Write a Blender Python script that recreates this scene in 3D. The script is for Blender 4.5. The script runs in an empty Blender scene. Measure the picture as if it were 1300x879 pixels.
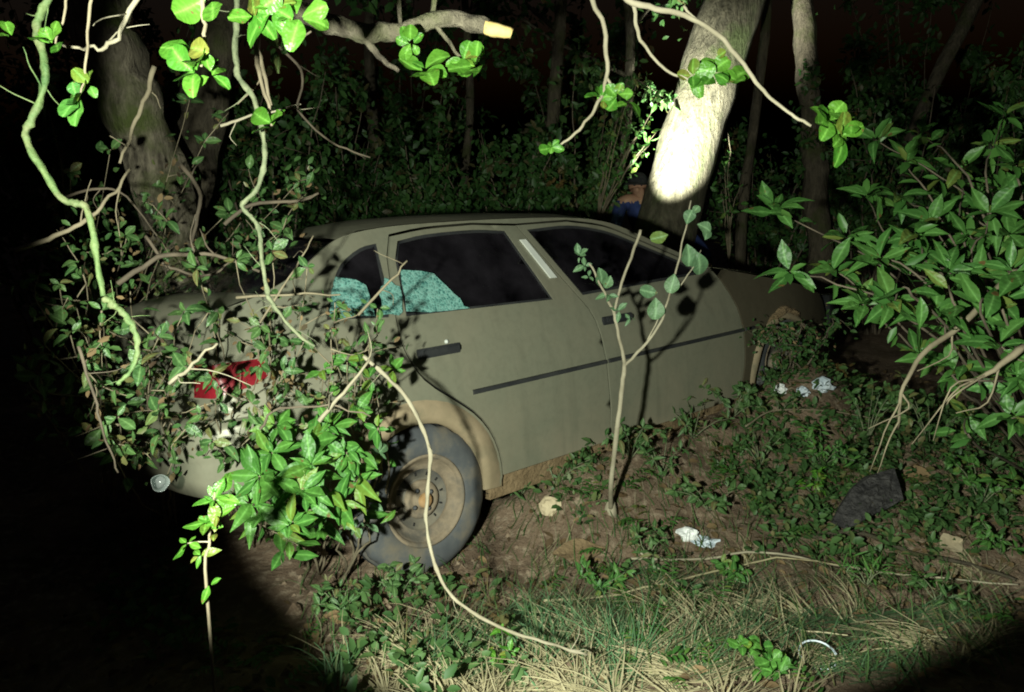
import bpy, bmesh, math, random
import numpy as np
from mathutils import Vector, Matrix, noise
from mathutils.geometry import delaunay_2d_cdt, tessellate_polygon

# ------------------------------------------------------------------ camera, sky, light, exposure
SC = bpy.context.scene
COL = SC.collection
PITCH = math.radians(12.0)
FPX, CX, CY, CAM_H = 970.3, 650.0, 439.5, 1.5          # focal length and centre, in pixels of a 1300 x 879 picture
cam_d = bpy.data.cameras.new('camera'); cam = bpy.data.objects.new('camera', cam_d); COL.objects.link(cam)
cam.location = (0, 0, CAM_H); cam.rotation_euler = (math.pi / 2 - PITCH, 0, 0)
cam_d.sensor_fit = 'HORIZONTAL'; cam_d.angle = 2 * math.atan(650 / FPX)
cam_d.clip_start = 0.05; cam_d.clip_end = 500
SC.camera = cam

world = bpy.data.worlds.new('World'); SC.world = world; world.use_nodes = True
wn = world.node_tree.nodes; wl = world.node_tree.links
sky = wn.new('ShaderNodeTexSky'); sky.sky_type = 'NISHITA'; sky.sun_disc = False
sky.sun_elevation = math.radians(-3); sky.sun_rotation = math.radians(200)
wl.new(sky.outputs[0], wn['Background'].inputs[0]); wn['Background'].inputs[1].default_value = 0.05

# the torch of the person taking the picture: held left of the lens, its round beam edge shows in the photograph
tl = bpy.data.lights.new('photographer_torch', 'SPOT'); torch_main = bpy.data.objects.new('photographer_torch', tl)
COL.objects.link(torch_main)
torch_main.location = (-0.45, 0.0, 1.45)
_az, _el = math.radians(14.0), math.radians(0.0)
_d = Vector((math.sin(_az) * math.cos(_el), math.cos(_az) * math.cos(_el), math.sin(_el)))
torch_main.rotation_euler = _d.to_track_quat('-Z', 'Y').to_euler()
tl.energy = 380; tl.spot_size = math.radians(74); tl.spot_blend = 0.10; tl.shadow_soft_size = 0.035
tl.color = (0.93, 1.0, 0.84)

vs = SC.view_settings
vs.view_transform = 'Standard'; vs.look = 'None'; vs.exposure = 0.85; vs.gamma = 1.0; vs.use_curve_mapping = False
SC.cycles.use_denoising = True
SC.cycles.max_bounces = 6; SC.cycles.transparent_max_bounces = 12
SC.cycles.sample_clamp_indirect = 4
SC.cycles.filter_width = 1.9

# ------------------------------------------------------------------ small helpers
def at(u, v, d):
    """world point seen at pixel (u, v) of the 1300 x 879 picture, d metres deep"""
    cx, cy = (u - CX) / FPX * d, (v - CY) / FPX * d
    return Vector((cx, -cy * math.sin(PITCH) + d * math.cos(PITCH), CAM_H - cy * math.cos(PITCH) - d * math.sin(PITCH)))

def sstep(a, b, x):
    t = max(0.0, min(1.0, (x - a) / (b - a))); return t * t * (3 - 2 * t)

def gauss(x, y, cx, cy, rx, ry):
    return math.exp(-((x - cx) / rx) ** 2 - ((y - cy) / ry) ** 2)

def base_gz(x, y):
    z = 0.15 * sstep(2.75, 1.7, y) * sstep(-1.6, -0.3, x)
    z -= 0.10 * sstep(-0.6, -2.0, x) * sstep(3.2, 2.0, y)
    q = (x + .32) * .759 + (y - 2.785) * .651; e = (y - 2.785) * .759 - (x + .32) * .651     # along / across the near side of the car
    z += 0.23 * sstep(.42, .85, q) * sstep(3.3, 2.6, q) * math.exp(-((e + .02) / .30) ** 2)
    z += 0.24 * gauss(q, e, 2.62, -.22, .5, .26)
    z += 0.12 * gauss(x, y, 2.1, 3.75, 0.75, 0.55) + 0.10 * sstep(1.2, 3.5, x) * sstep(5.5, 3.5, y)
    z += 0.5 * sstep(6.5, 20, y) + 0.25 * sstep(-2.2, -5, x) * sstep(2.0, 4.0, y)
    return z

def gz(x, y):
    z = base_gz(x, y)
    near = sstep(9.0, 5.0, y)
    p = Vector((x, y, 0.0))
    z += near * (0.05 * noise.noise(p * 1.7) + 0.028 * noise.noise(p * 5.1 + Vector((3, 1, 0))))
    z += near * (0.016 * noise.noise(p * 14) + 0.010 * abs(noise.noise(p * 31)))
    return z

def on_ground(u, v):
    d = 1.0
    while d < 30:
        p = at(u, v, d)
        if p.z <= base_gz(p.x, p.y): break
        d += 0.02
    return Vector((p.x, p.y, gz(p.x, p.y)))

def link(name, data, parent=None, loc=None, mat=None):
    o = bpy.data.objects.new(name, data); COL.objects.link(o)
    if parent is not None: o.parent = parent
    if loc is not None: o.location = loc
    if mat is not None and data is not None: data.materials.append(mat)
    return o

def tag(o, label=None, cat=None, group=None, kind=None):
    if label: o['label'] = label
    if cat: o['category'] = cat
    if group: o['group'] = group
    if kind: o['kind'] = kind
    return o

def thing(name, label, cat, loc, group=None):
    o = bpy.data.objects.new(name, None); COL.objects.link(o); o.location = loc; o.empty_display_size = 0.1
    return tag(o, label, cat, group)

def mesh(name, verts, faces, smooth=True):
    m = bpy.data.meshes.new(name); m.from_pydata([tuple(v) for v in verts], [], faces); m.update()
    if smooth and len(m.polygons): m.polygons.foreach_set('use_smooth', [True] * len(m.polygons))
    return m

def bm_mesh(name, bm, smooth=False):
    m = bpy.data.meshes.new(name); bm.normal_update(); bm.to_mesh(m); bm.free()
    if smooth: m.polygons.foreach_set('use_smooth', [True] * len(m.polygons))
    return m

def spline(pts, n):
    """Catmull-Rom through pts, n samples per span; extra components (radius) ride along"""
    P = [np.array(p, float) for p in pts]
    if len(P) < 3:
        return [P[0] + (P[-1] - P[0]) * k / n for k in range(n + 1)]
    Q = [2 * P[0] - P[1]] + P + [2 * P[-1] - P[-2]]
    out = []
    for i in range(1, len(Q) - 2):
        a, b, c, d = Q[i - 1:i + 3]
        for k in range(n):
            t = k / n
            out.append(0.5 * ((2 * b) + (c - a) * t + (2 * a - 5 * b + 4 * c - d) * t * t + (3 * b - a - 3 * c + d) * t ** 3))
    out.append(P[-1]); return out

def tube_geo(path, radii, seg=7, lump=0.0, off=Vector((0, 0, 0)), seed=0):
    V, F = [], []
    n = len(path); pts = [Vector(p[:3]) for p in path]
    ref = Vector((0.31, 0.87, 0.21)).normalized()
    for i, p in enumerate(pts):
        t = (pts[min(i + 1, n - 1)] - pts[max(i - 1, 0)])
        t = t.normalized() if t.length > 1e-9 else Vector((0, 0, 1))
        a = t.cross(ref)
        if a.length < 1e-3: a = t.cross(Vector((1, 0, 0)))
        a.normalize(); b = t.cross(a); ref = b.cross(t) if False else ref
        for k in range(seg):
            an = 2 * math.pi * k / seg
            r = radii[i]
            if lump: r *= 1 + lump * noise.noise(Vector((math.cos(an) * 1.3 + seed, math.sin(an) * 1.3, i * 0.35)))
            V.append(p + (a * math.cos(an) + b * math.sin(an)) * r - off)
    for i in range(n - 1):
        for k in range(seg):
            k2 = (k + 1) % seg
            F.append((i * seg + k, i * seg + k2, (i + 1) * seg + k2, (i + 1) * seg + k))
    F.append(tuple(range(seg))[::-1]); F.append(tuple((n - 1) * seg + k for k in range(seg)))
    return V, F

def merge(parts):
    V, F = [], []
    for v, f in parts:
        o = len(V); V += v; F += [tuple(i + o for i in q) for q in f]
    return V, F

# ------------------------------------------------------------------ materials
def new_mat(name):
    m = bpy.data.materials.new(name); m.use_nodes = True
    n = m.node_tree.nodes; return m, n, m.node_tree.links, n['Principled BSDF']

def mixcol(n, l, fac, a, b):
    x = n.new('ShaderNodeMix'); x.data_type = 'RGBA'
    for s, v in ((6, a), (7, b)):
        if hasattr(v, 'is_linked') or hasattr(v, 'links'): l.new(v, x.inputs[s])
        else: x.inputs[s].default_value = (*v, 1)
    if hasattr(fac, 'links'): l.new(fac, x.inputs[0])
    else: x.inputs[0].default_value = fac
    return x.outputs[2]

def noise_node(n, l, scale, detail=4, coord='Object', rough=0.6):
    tc = n.new('ShaderNodeTexCoord'); t = n.new('ShaderNodeTexNoise')
    t.inputs['Scale'].default_value = scale; t.inputs['Detail'].default_value = detail; t.inputs['Roughness'].default_value = rough
    l.new(tc.outputs[coord], t.inputs['Vector']); return t.outputs['Fac']

def ramp(n, l, fac, p0, p1):
    r = n.new('ShaderNodeMapRange'); l.new(fac, r.inputs[0])
    r.inputs[1].default_value = p0; r.inputs[2].default_value = p1; return r.outputs[0]

def bump(n, l, b, h, strength, dist):
    x = n.new('ShaderNodeBump'); x.inputs['Strength'].default_value = strength; x.inputs['Distance'].default_value = dist
    l.new(h, x.inputs['Height']); l.new(x.outputs[0], b.inputs['Normal'])

def leaf_mat(name, c1, c2, c3=None, rough=0.42, trans=0.28, spec=0.35):
    m, n, l, b = new_mat(name)
    oi = n.new('ShaderNodeObjectInfo'); ge = n.new('ShaderNodeNewGeometry')
    ad = n.new('ShaderNodeMath'); ad.operation = 'ADD'; l.new(oi.outputs['Random'], ad.inputs[0]); l.new(ge.outputs['Random Per Island'], ad.inputs[1])
    fr = n.new('ShaderNodeMath'); fr.operation = 'FRACT'; l.new(ad.outputs[0], fr.inputs[0])
    c = mixcol(n, l, fr.outputs[0], c1, c2)
    if c3: c = mixcol(n, l, ramp(n, l, fr.outputs[0], 0.86, 0.93), c, c3)
    v = noise_node(n, l, 3, 2)
    c = mixcol(n, l, ramp(n, l, v, 0.35, 0.75), c, mixcol(n, l, 0.3, c, (0.02, 0.04, 0.012)))
    at_ = n.new('ShaderNodeAttribute'); at_.attribute_name = 'vein'; pw = n.new('ShaderNodeMath'); pw.operation = 'POWER'; l.new(at_.outputs['Fac'], pw.inputs[0]); pw.inputs[1].default_value = 7
    pm = n.new('ShaderNodeMath'); pm.operation = 'MULTIPLY'; l.new(pw.outputs[0], pm.inputs[0]); pm.inputs[1].default_value = 0.55
    c = mixcol(n, l, pm.outputs[0], c, tuple(min(1, x * 2.2 + .05) for x in c2))
    tcb = n.new('ShaderNodeTexCoord'); nb = n.new('ShaderNodeTexNoise'); nb.noise_dimensions = '4D'; nb.inputs['Scale'].default_value = 3.2; nb.inputs['Detail'].default_value = 4
    l.new(tcb.outputs['Object'], nb.inputs['Vector']); wm = n.new('ShaderNodeMath'); wm.operation = 'MULTIPLY'; l.new(oi.outputs['Random'], wm.inputs[0]); wm.inputs[1].default_value = 90; l.new(wm.outputs[0], nb.inputs['W'])
    c = mixcol(n, l, ramp(n, l, nb.outputs['Fac'], 0.64, 0.70), c, (0.13, 0.085, 0.03))
    l.new(c, b.inputs['Base Color']); b.inputs['Roughness'].default_value = rough; b.inputs['Specular IOR Level'].default_value = spec
    bump(n, l, b, noise_node(n, l, 5, 1), 0.15, 0.05)
    t = n.new('ShaderNodeBsdfTranslucent'); l.new(c, t.inputs[0])
    mx = n.new('ShaderNodeMixShader'); mx.inputs[0].default_value = trans
    l.new(b.outputs[0], mx.inputs[1]); l.new(t.outputs[0], mx.inputs[2]); l.new(mx.outputs[0], n['Material Output'].inputs[0])
    return m

def rough_mat(name, c1, c2, scale=6, rough=0.85, bs=0.5, bd=0.02, bscale=None, metal=0.0, lo=0.35, hi=0.65, spec=0.3, c3=None, s3=2.0):
    m, n, l, b = new_mat(name)
    c = mixcol(n, l, ramp(n, l, noise_node(n, l, scale, 6), lo, hi), c1, c2)
    if c3: c = mixcol(n, l, ramp(n, l, noise_node(n, l, s3, 5), 0.5, 0.68), c, c3)
    l.new(c, b.inputs['Base Color']); b.inputs['Roughness'].default_value = rough; b.inputs['Metallic'].default_value = metal
    b.inputs['Specular IOR Level'].default_value = spec
    if bs: bump(n, l, b, noise_node(n, l, bscale or scale * 3, 6), bs, bd)
    return m

def bark_mat(name, c1, c2, moss=None, scale=20):
    m, n, l, b = new_mat(name)
    tc = n.new('ShaderNodeTexCoord'); mp = n.new('ShaderNodeMapping'); mp.inputs['Scale'].default_value = (1, 1, 0.35)
    l.new(tc.outputs['Object'], mp.inputs['Vector'])
    t = n.new('ShaderNodeTexNoise'); t.inputs['Scale'].default_value = scale; t.inputs['Detail'].default_value = 8; t.inputs['Roughness'].default_value = 0.68
    l.new(mp.outputs[0], t.inputs['Vector'])
    c = mixcol(n, l, ramp(n, l, t.outputs['Fac'], 0.36, 0.66), c1, c2)
    if moss: c = mixcol(n, l, ramp(n, l, noise_node(n, l, 3.2, 6), 0.5, 0.66), c, moss)
    l.new(c, b.inputs['Base Color']); b.inputs['Roughness'].default_value = 0.9; b.inputs['Specular IOR Level'].default_value = 0.2
    bump(n, l, b, t.outputs['Fac'], 1.0, 0.05)
    return m

M = {}
M['leaf_bright'] = leaf_mat('leaf_bright', (0.045, 0.17, 0.016), (0.10, 0.25, 0.025), (0.16, 0.17, 0.03), rough=0.4)
M['leaf_bush'] = leaf_mat('leaf_bush', (0.045, 0.14, 0.028), (0.08, 0.20, 0.04), (0.14, 0.19, 0.04), rough=0.45)
M['leaf_small'] = leaf_mat('leaf_small', (0.05, 0.125, 0.038), (0.10, 0.19, 0.055), (0.17, 0.16, 0.06), rough=0.42, spec=0.35)
M['leaf_dark'] = leaf_mat('leaf_dark', (0.026, 0.08, 0.02), (0.055, 0.125, 0.03), (0.08, 0.07, 0.03), rough=0.5)
M['leaf_compound'] = leaf_mat('leaf_compound', (0.05, 0.17, 0.03), (0.085, 0.23, 0.035), (0.14, 0.22, 0.03), rough=0.45, spec=0.3)
M['leaf_grey'] = leaf_mat('leaf_grey', (0.10, 0.20, 0.10), (0.14, 0.25, 0.12), (0.16, 0.24, 0.05), rough=0.5)
M['weed'] = leaf_mat('weed', (0.04, 0.10, 0.03), (0.095, 0.18, 0.055), (0.16, 0.14, 0.06), rough=0.5)
M['dry_leaf'] = leaf_mat('dry_leaf', (0.12, 0.075, 0.04), (0.25, 0.17, 0.09), (0.06, 0.04, 0.025), rough=0.75, trans=0.1, spec=0.15)
M['straw'] = leaf_mat('straw', (0.34, 0.29, 0.17), (0.52, 0.46, 0.29), (0.20, 0.17, 0.09), rough=0.6, trans=0.15)
M['teal_grass'] = leaf_mat('teal_grass', (0.10, 0.22, 0.10), (0.17, 0.30, 0.15), (0.22, 0.27, 0.12), rough=0.5, trans=0.2)
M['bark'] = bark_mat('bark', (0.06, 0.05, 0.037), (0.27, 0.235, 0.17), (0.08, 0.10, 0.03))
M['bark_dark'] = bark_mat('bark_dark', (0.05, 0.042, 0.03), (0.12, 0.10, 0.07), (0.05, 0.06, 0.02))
M['bark_pale'] = bark_mat('bark_pale', (0.055, 0.05, 0.034), (0.14, 0.125, 0.085), (0.06, 0.075, 0.03))
M['twig'] = rough_mat('twig', (0.14, 0.115, 0.075), (0.25, 0.21, 0.14), 9, bs=0.4, bd=0.004)
M['twig_dark'] = rough_mat('twig_dark', (0.07, 0.055, 0.04), (0.15, 0.12, 0.085), 9, bs=0.4, bd=0.004)
M['twig_pale'] = rough_mat('twig_pale', (0.20, 0.175, 0.12), (0.34, 0.305, 0.22), 9, bs=0.4, bd=0.004)
M['cut_wood'] = rough_mat('cut_wood', (0.55, 0.40, 0.14), (0.62, 0.50, 0.24), 12, bs=0.3, bd=0.004)
M['vine_green'] = rough_mat('vine_green', (0.045, 0.09, 0.028), (0.10, 0.14, 0.05), 30, rough=0.65, bs=0.7, bd=0.006, c3=(0.12, 0.115, 0.06), s3=9)
M['vine_grey'] = rough_mat('vine_grey', (0.09, 0.11, 0.06), (0.19, 0.205, 0.12), 30, rough=0.75, bs=0.7, bd=0.006)

# soil
def soil():
    m, n, l, b = new_mat('soil')
    a = ramp(n, l, noise_node(n, l, 3.0, 8), 0.32, 0.68); c = mixcol(n, l, a, (0.10, 0.068, 0.046), (0.28, 0.20, 0.138))
    c = mixcol(n, l, ramp(n, l, noise_node(n, l, 26, 5), 0.5, 0.72), c, (0.36, 0.285, 0.205))
    c = mixcol(n, l, ramp(n, l, noise_node(n, l, 1.1, 4), 0.52, 0.7), c, (0.09, 0.07, 0.045))
    l.new(c, b.inputs['Base Color']); b.inputs['Roughness'].default_value = 0.95; b.inputs['Specular IOR Level'].default_value = 0.15
    bump(n, l, b, noise_node(n, l, 60, 8, rough=0.7), 0.8, 0.02); return m
M['soil'] = soil()

# car
def paint(name, c, dirt, edge=0.55):
    m, n, l, b = new_mat(name)
    f = ramp(n, l, noise_node(n, l, 2.3, 7), 0.38, 0.75)
    f2 = ramp(n, l, noise_node(n, l, 38, 4), 0.45, 0.8)
    tcs = n.new('ShaderNodeTexCoord'); mps = n.new('ShaderNodeMapping'); mps.inputs['Scale'].default_value = (16, 16, 1.1); l.new(tcs.outputs['Object'], mps.inputs['Vector'])
    tns = n.new('ShaderNodeTexNoise'); tns.inputs['Scale'].default_value = 1.0; tns.inputs['Detail'].default_value = 4; l.new(mps.outputs[0], tns.inputs['Vector'])
    streak = ramp(n, l, tns.outputs['Fac'], 0.52, 0.78)              # rain streaks in the dust
    tc = n.new('ShaderNodeTexCoord'); sx = n.new('ShaderNodeSeparateXYZ'); l.new(tc.outputs['Object'], sx.inputs[0])
    low = ramp(n, l, sx.outputs[2], 0.62, 0.28)                      # splashed mud clings to the lower panels
    lm = n.new('ShaderNodeMath'); lm.operation = 'MULTIPLY'; l.new(low, lm.inputs[0]); l.new(f, lm.inputs[1])
    col = mixcol(n, l, f2, c, tuple(x * 0.86 for x in c))
    df = n.new('ShaderNodeMath'); df.operation = 'MULTIPLY_ADD'; l.new(f, df.inputs[0]); df.inputs[1].default_value = 0.5; l.new(lm.outputs[0], df.inputs[2])
    col = mixcol(n, l, df.outputs[0], col, dirt)
    sm = n.new('ShaderNodeMath'); sm.operation = 'MULTIPLY'; l.new(streak, sm.inputs[0]); sm.inputs[1].default_value = 0.35
    col = mixcol(n, l, sm.outputs[0], col, tuple(x * 0.6 for x in c))
    l.new(col, b.inputs['Base Color']); b.inputs['Metallic'].default_value = 0.15
    r = n.new('ShaderNodeMapRange'); l.new(df.outputs[0], r.inputs[0]); r.inputs[3].default_value = 0.33; r.inputs[4].default_value = 0.7
    l.new(r.outputs[0], b.inputs['Roughness']); b.inputs['Specular IOR Level'].default_value = 0.35
    bump(n, l, b, noise_node(n, l, 2.6, 3), 0.22, 0.03)
    return m
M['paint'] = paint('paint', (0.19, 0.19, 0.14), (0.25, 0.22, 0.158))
M['dim_muddy_paint'] = paint('dim_muddy_paint', (0.095, 0.083, 0.056), (0.08, 0.062, 0.04))  # body paint darkened for the weaker light up front, mixed with brown mud
M['mud_paint'] = rough_mat('mud_paint', (0.22, 0.175, 0.11), (0.31, 0.24, 0.155), 5, rough=0.75, bs=0.35, bd=0.006, c3=(0.16, 0.14, 0.09), s3=6)
M['black_plastic'] = rough_mat('black_plastic', (0.018, 0.019, 0.022), (0.035, 0.036, 0.036), 8, rough=0.5, bs=0.1, bd=0.002)
M['rubber'] = rough_mat('rubber', (0.055, 0.06, 0.068), (0.10, 0.104, 0.105), 5, rough=0.85, bs=0.5, bd=0.006, c3=(0.15, 0.125, 0.09), s3=5)
M['rim'] = rough_mat('rim', (0.15, 0.12, 0.085), (0.25, 0.195, 0.135), 14, rough=0.8, bs=0.5, bd=0.006, c3=(0.10, 0.09, 0.075), s3=8)
M['rust'] = rough_mat('rust', (0.30, 0.17, 0.07), (0.36, 0.23, 0.12), 20, rough=0.8, bs=0.4, bd=0.003)
M['dark_steel'] = rough_mat('dark_steel', (0.03, 0.035, 0.042), (0.07, 0.072, 0.075), 14, rough=0.6, bs=0.3, bd=0.003)
M['dirty_steel'] = rough_mat('dirty_steel', (0.06, 0.06, 0.058), (0.16, 0.14, 0.105), 11, rough=0.75, bs=0.4, bd=0.004)
M['mud'] = rough_mat('mud', (0.14, 0.095, 0.05), (0.24, 0.17, 0.095), 10, rough=0.95, bs=0.9, bd=0.02)
M['interior'] = rough_mat('interior', (0.08, 0.075, 0.085), (0.13, 0.12, 0.13), 12, rough=0.9, bs=0.2, bd=0.003)
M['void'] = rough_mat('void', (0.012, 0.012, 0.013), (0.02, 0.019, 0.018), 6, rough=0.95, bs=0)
M['tail'] = rough_mat('tail', (0.20, 0.01, 0.018), (0.13, 0.008, 0.012), 30, rough=0.25, bs=0.2, bd=0.002, spec=0.5)
M['lens'] = rough_mat('lens', (0.35, 0.36, 0.36), (0.45, 0.46, 0.45), 30, rough=0.2, bs=0.2, bd=0.002, spec=0.6)
M['pale_grey'] = rough_mat('pale_grey', (0.50, 0.52, 0.48), (0.62, 0.63, 0.58), 10, rough=0.5, bs=0)

def glass():
    m, n, l, b = new_mat('window_glass')
    t = n.new('ShaderNodeBsdfTransparent'); t.inputs[0].default_value = (0.45, 0.42, 0.48, 1)
    g = n.new('ShaderNodeBsdfGlossy'); g.inputs['Roughness'].default_value = 0.08; g.inputs[0].default_value = (0.8, 0.8, 0.85, 1)
    d = n.new('ShaderNodeBsdfDiffuse'); d.inputs[0].default_value = (0.05, 0.044, 0.055, 1)
    fr = n.new('ShaderNodeFresnel'); fr.inputs[0].default_value = 1.45
    a = n.new('ShaderNodeMixShader'); mr = n.new('ShaderNodeMapRange'); l.new(noise_node(n, l, 4.5, 6), mr.inputs[0]); mr.inputs[1].default_value = .35; mr.inputs[2].default_value = .7; mr.inputs[3].default_value = .04; mr.inputs[4].default_value = .30; l.new(mr.outputs[0], a.inputs[0]); l.new(t.outputs[0], a.inputs[1]); l.new(d.outputs[0], a.inputs[2])
    x = n.new('ShaderNodeMixShader'); l.new(fr.outputs[0], x.inputs[0]); l.new(a.outputs[0], x.inputs[1]); l.new(g.outputs[0], x.inputs[2])
    l.new(x.outputs[0], n['Material Output'].inputs[0]); return m
M['glass'] = glass()

def teal_glass():
    m, n, l, b = new_mat('crazed_glass')
    tc = n.new('ShaderNodeTexCoord'); v = n.new('ShaderNodeTexVoronoi'); v.feature = 'DISTANCE_TO_EDGE'; v.inputs['Scale'].default_value = 75
    l.new(tc.outputs['Object'], v.inputs['Vector'])
    k = ramp(n, l, v.outputs['Distance'], 0.0, 0.09)
    vc = n.new('ShaderNodeTexVoronoi'); vc.inputs['Scale'].default_value = 75; l.new(tc.outputs['Object'], vc.inputs['Vector'])
    cell = mixcol(n, l, ramp(n, l, vc.outputs['Color'], 0.2, 0.9), (0.055, 0.16, 0.145), (0.20, 0.37, 0.33))
    c = mixcol(n, l, k, (0.22, 0.48, 0.42), cell)
    l.new(c, b.inputs['Base Color']); b.inputs['Roughness'].default_value = 0.18; b.inputs['Specular IOR Level'].default_value = 0.7
    bump(n, l, b, v.outputs['Distance'], 0.8, 0.004)
    return m
M['teal'] = teal_glass()
M['tarp'] = rough_mat('tarp', (0.022, 0.021, 0.022), (0.07, 0.066, 0.065), 22, rough=0.85, bs=1.0, bd=0.03, bscale=40)
M['paper'] = rough_mat('paper', (0.72, 0.74, 0.74), (0.82, 0.83, 0.82), 12, rough=0.8, bs=0.3, bd=0.004)
M['bag'] = rough_mat('bag', (0.40, 0.48, 0.55), (0.60, 0.66, 0.72), 14, rough=0.45, bs=0.5, bd=0.006)
M['stone'] = rough_mat('stone', (0.42, 0.34, 0.22), (0.55, 0.46, 0.31), 8, rough=0.9, bs=0.6, bd=0.01)
M['blue_cloth'] = rough_mat('blue_cloth', (0.02, 0.035, 0.12), (0.035, 0.055, 0.17), 20, rough=0.85, bs=0.5, bd=0.01)
M['dark_cloth'] = rough_mat('dark_cloth', (0.015, 0.016, 0.02), (0.03, 0.03, 0.034), 20, rough=0.9, bs=0.4, bd=0.01)
M['skin'] = rough_mat('skin', (0.36, 0.20, 0.13), (0.44, 0.26, 0.17), 10, rough=0.6, bs=0.1, bd=0.002)
def clear_plastic():
    m, n, l, b = new_mat('clear_plastic')
    t = n.new('ShaderNodeBsdfTransparent'); t.inputs[0].default_value = (0.8, 0.86, 0.84, 1)
    b.inputs['Base Color'].default_value = (0.6, 0.66, 0.65, 1); b.inputs['Roughness'].default_value = 0.15; b.inputs['Specular IOR Level'].default_value = 0.8
    x = n.new('ShaderNodeMixShader'); x.inputs[0].default_value = 0.22
    l.new(t.outputs[0], x.inputs[1]); l.new(b.outputs[0], x.inputs[2]); l.new(x.outputs[0], n['Material Output'].inputs[0]); return m
M['clear'] = clear_plastic()
M['screen'] = None

# ------------------------------------------------------------------ the ground, one sheet to the horizon
def axis(lo, a, b, hi, step):
    xs = list(np.arange(a, b, step)); x, s = b, step
    while x < hi: xs.append(x); s *= 1.22; x += s
    xs.append(hi); x, s, left = a, step, []
    while True:
        s *= 1.22; x -= s
        if x <= lo: break
        left.append(x)
    return [lo] + left[::-1] + xs
GX = axis(-120, -2.6, 3.1, 120, 0.028); GY = axis(-20, 1.2, 4.8, 200, 0.028)
gv = [(x, y, gz(x, y)) for y in GY for x in GX]; nx = len(GX)
gf = [(j * nx + i, j * nx + i + 1, (j + 1) * nx + i + 1, (j + 1) * nx + i) for j in range(len(GY) - 1) for i in range(nx - 1)]
ground = link('ground', mesh('ground', gv, gf), mat=M['soil']); tag(ground, 'bare brown soil of the ditch and forest floor', kind='structure')
del gv, gf

# ------------------------------------------------------------------ the car (x forward from rear axle, y inward from near side, z from rear hub)
CAR_R = Matrix(((0.7591411, -0.6442461, -0.0930146), (-0.1444204, -0.0273672, -0.9891379), (0.6347027, 0.7643284, -0.1138178)))
CAR_T = Vector((-0.3206328, 0.6065234, 2.9764255))
CAM_W = Matrix(((1, 0, 0), (0, -math.sin(PITCH), math.cos(PITCH)), (0, -math.cos(PITCH), -math.sin(PITCH))))   # lens axes in the world
HUB = 0.30
car_M = Matrix.Translation(Vector((0, 0, CAM_H)) + CAM_W @ CAR_T) @ (CAM_W @ CAR_R).to_4x4() @ Matrix.Translation((0, 0, -HUB))
CW = 1.66
SZ = [-.3, -.1, 0, .2, .38, .5, .69, 1.06, 1.2]; SS = [.06, .03, .015, 0, 0, .015, .075, .28, .36]
def S(x, z):
    s = float(np.interp(z, SZ, SS))
    if x < -.2: s += .10 * ((-.2 - x) / .65) ** 2
    if x > 2.6: s += .12 * ((x - 2.6) / .75) ** 2
    return s

car = thing('car', 'abandoned dusty olive-grey sedan with broken rear side glass, nosed into the bush', 'car', (0, 0, 0))
car.matrix_world = car_M

def inpoly(x, y, P):
    c = False; j = len(P) - 1
    for i in range(len(P)):
        if (P[i][1] > y) != (P[j][1] > y) and x < (P[j][0] - P[i][0]) * (y - P[i][1]) / (P[j][1] - P[i][1]) + P[i][0]: c = not c
        j = i
    return c

def dense(P, step=0.03):
    out = []
    for i in range(len(P)):
        a, b = P[i], P[(i + 1) % len(P)]; d = math.hypot(b[0] - a[0], b[1] - a[1]); k = max(1, int(d / step))
        out += [(a[0] + (b[0] - a[0]) * t / k, a[1] + (b[1] - a[1]) * t / k) for t in range(k)]
    return out

def inset(P, g):
    A = sum(P[i][0] * P[(i + 1) % len(P)][1] - P[(i + 1) % len(P)][0] * P[i][1] for i in range(len(P)))
    sg = 1 if A > 0 else -1; out = []
    for i in range(len(P)):
        a, b, c = P[i - 1], P[i], P[(i + 1) % len(P)]
        n1 = Vector((-(b[1] - a[1]), b[0] - a[0])); n2 = Vector((-(c[1] - b[1]), c[0] - b[0]))
        n = (n1.normalized() + n2.normalized())
        if n.length < 1e-6: n = n1
        n = n.normalized() * sg * g; out.append((b[0] + n.x, b[1] + n.y))
    return out

def curve2(P, n=4): return [tuple(q) for q in spline(P, n)]

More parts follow.
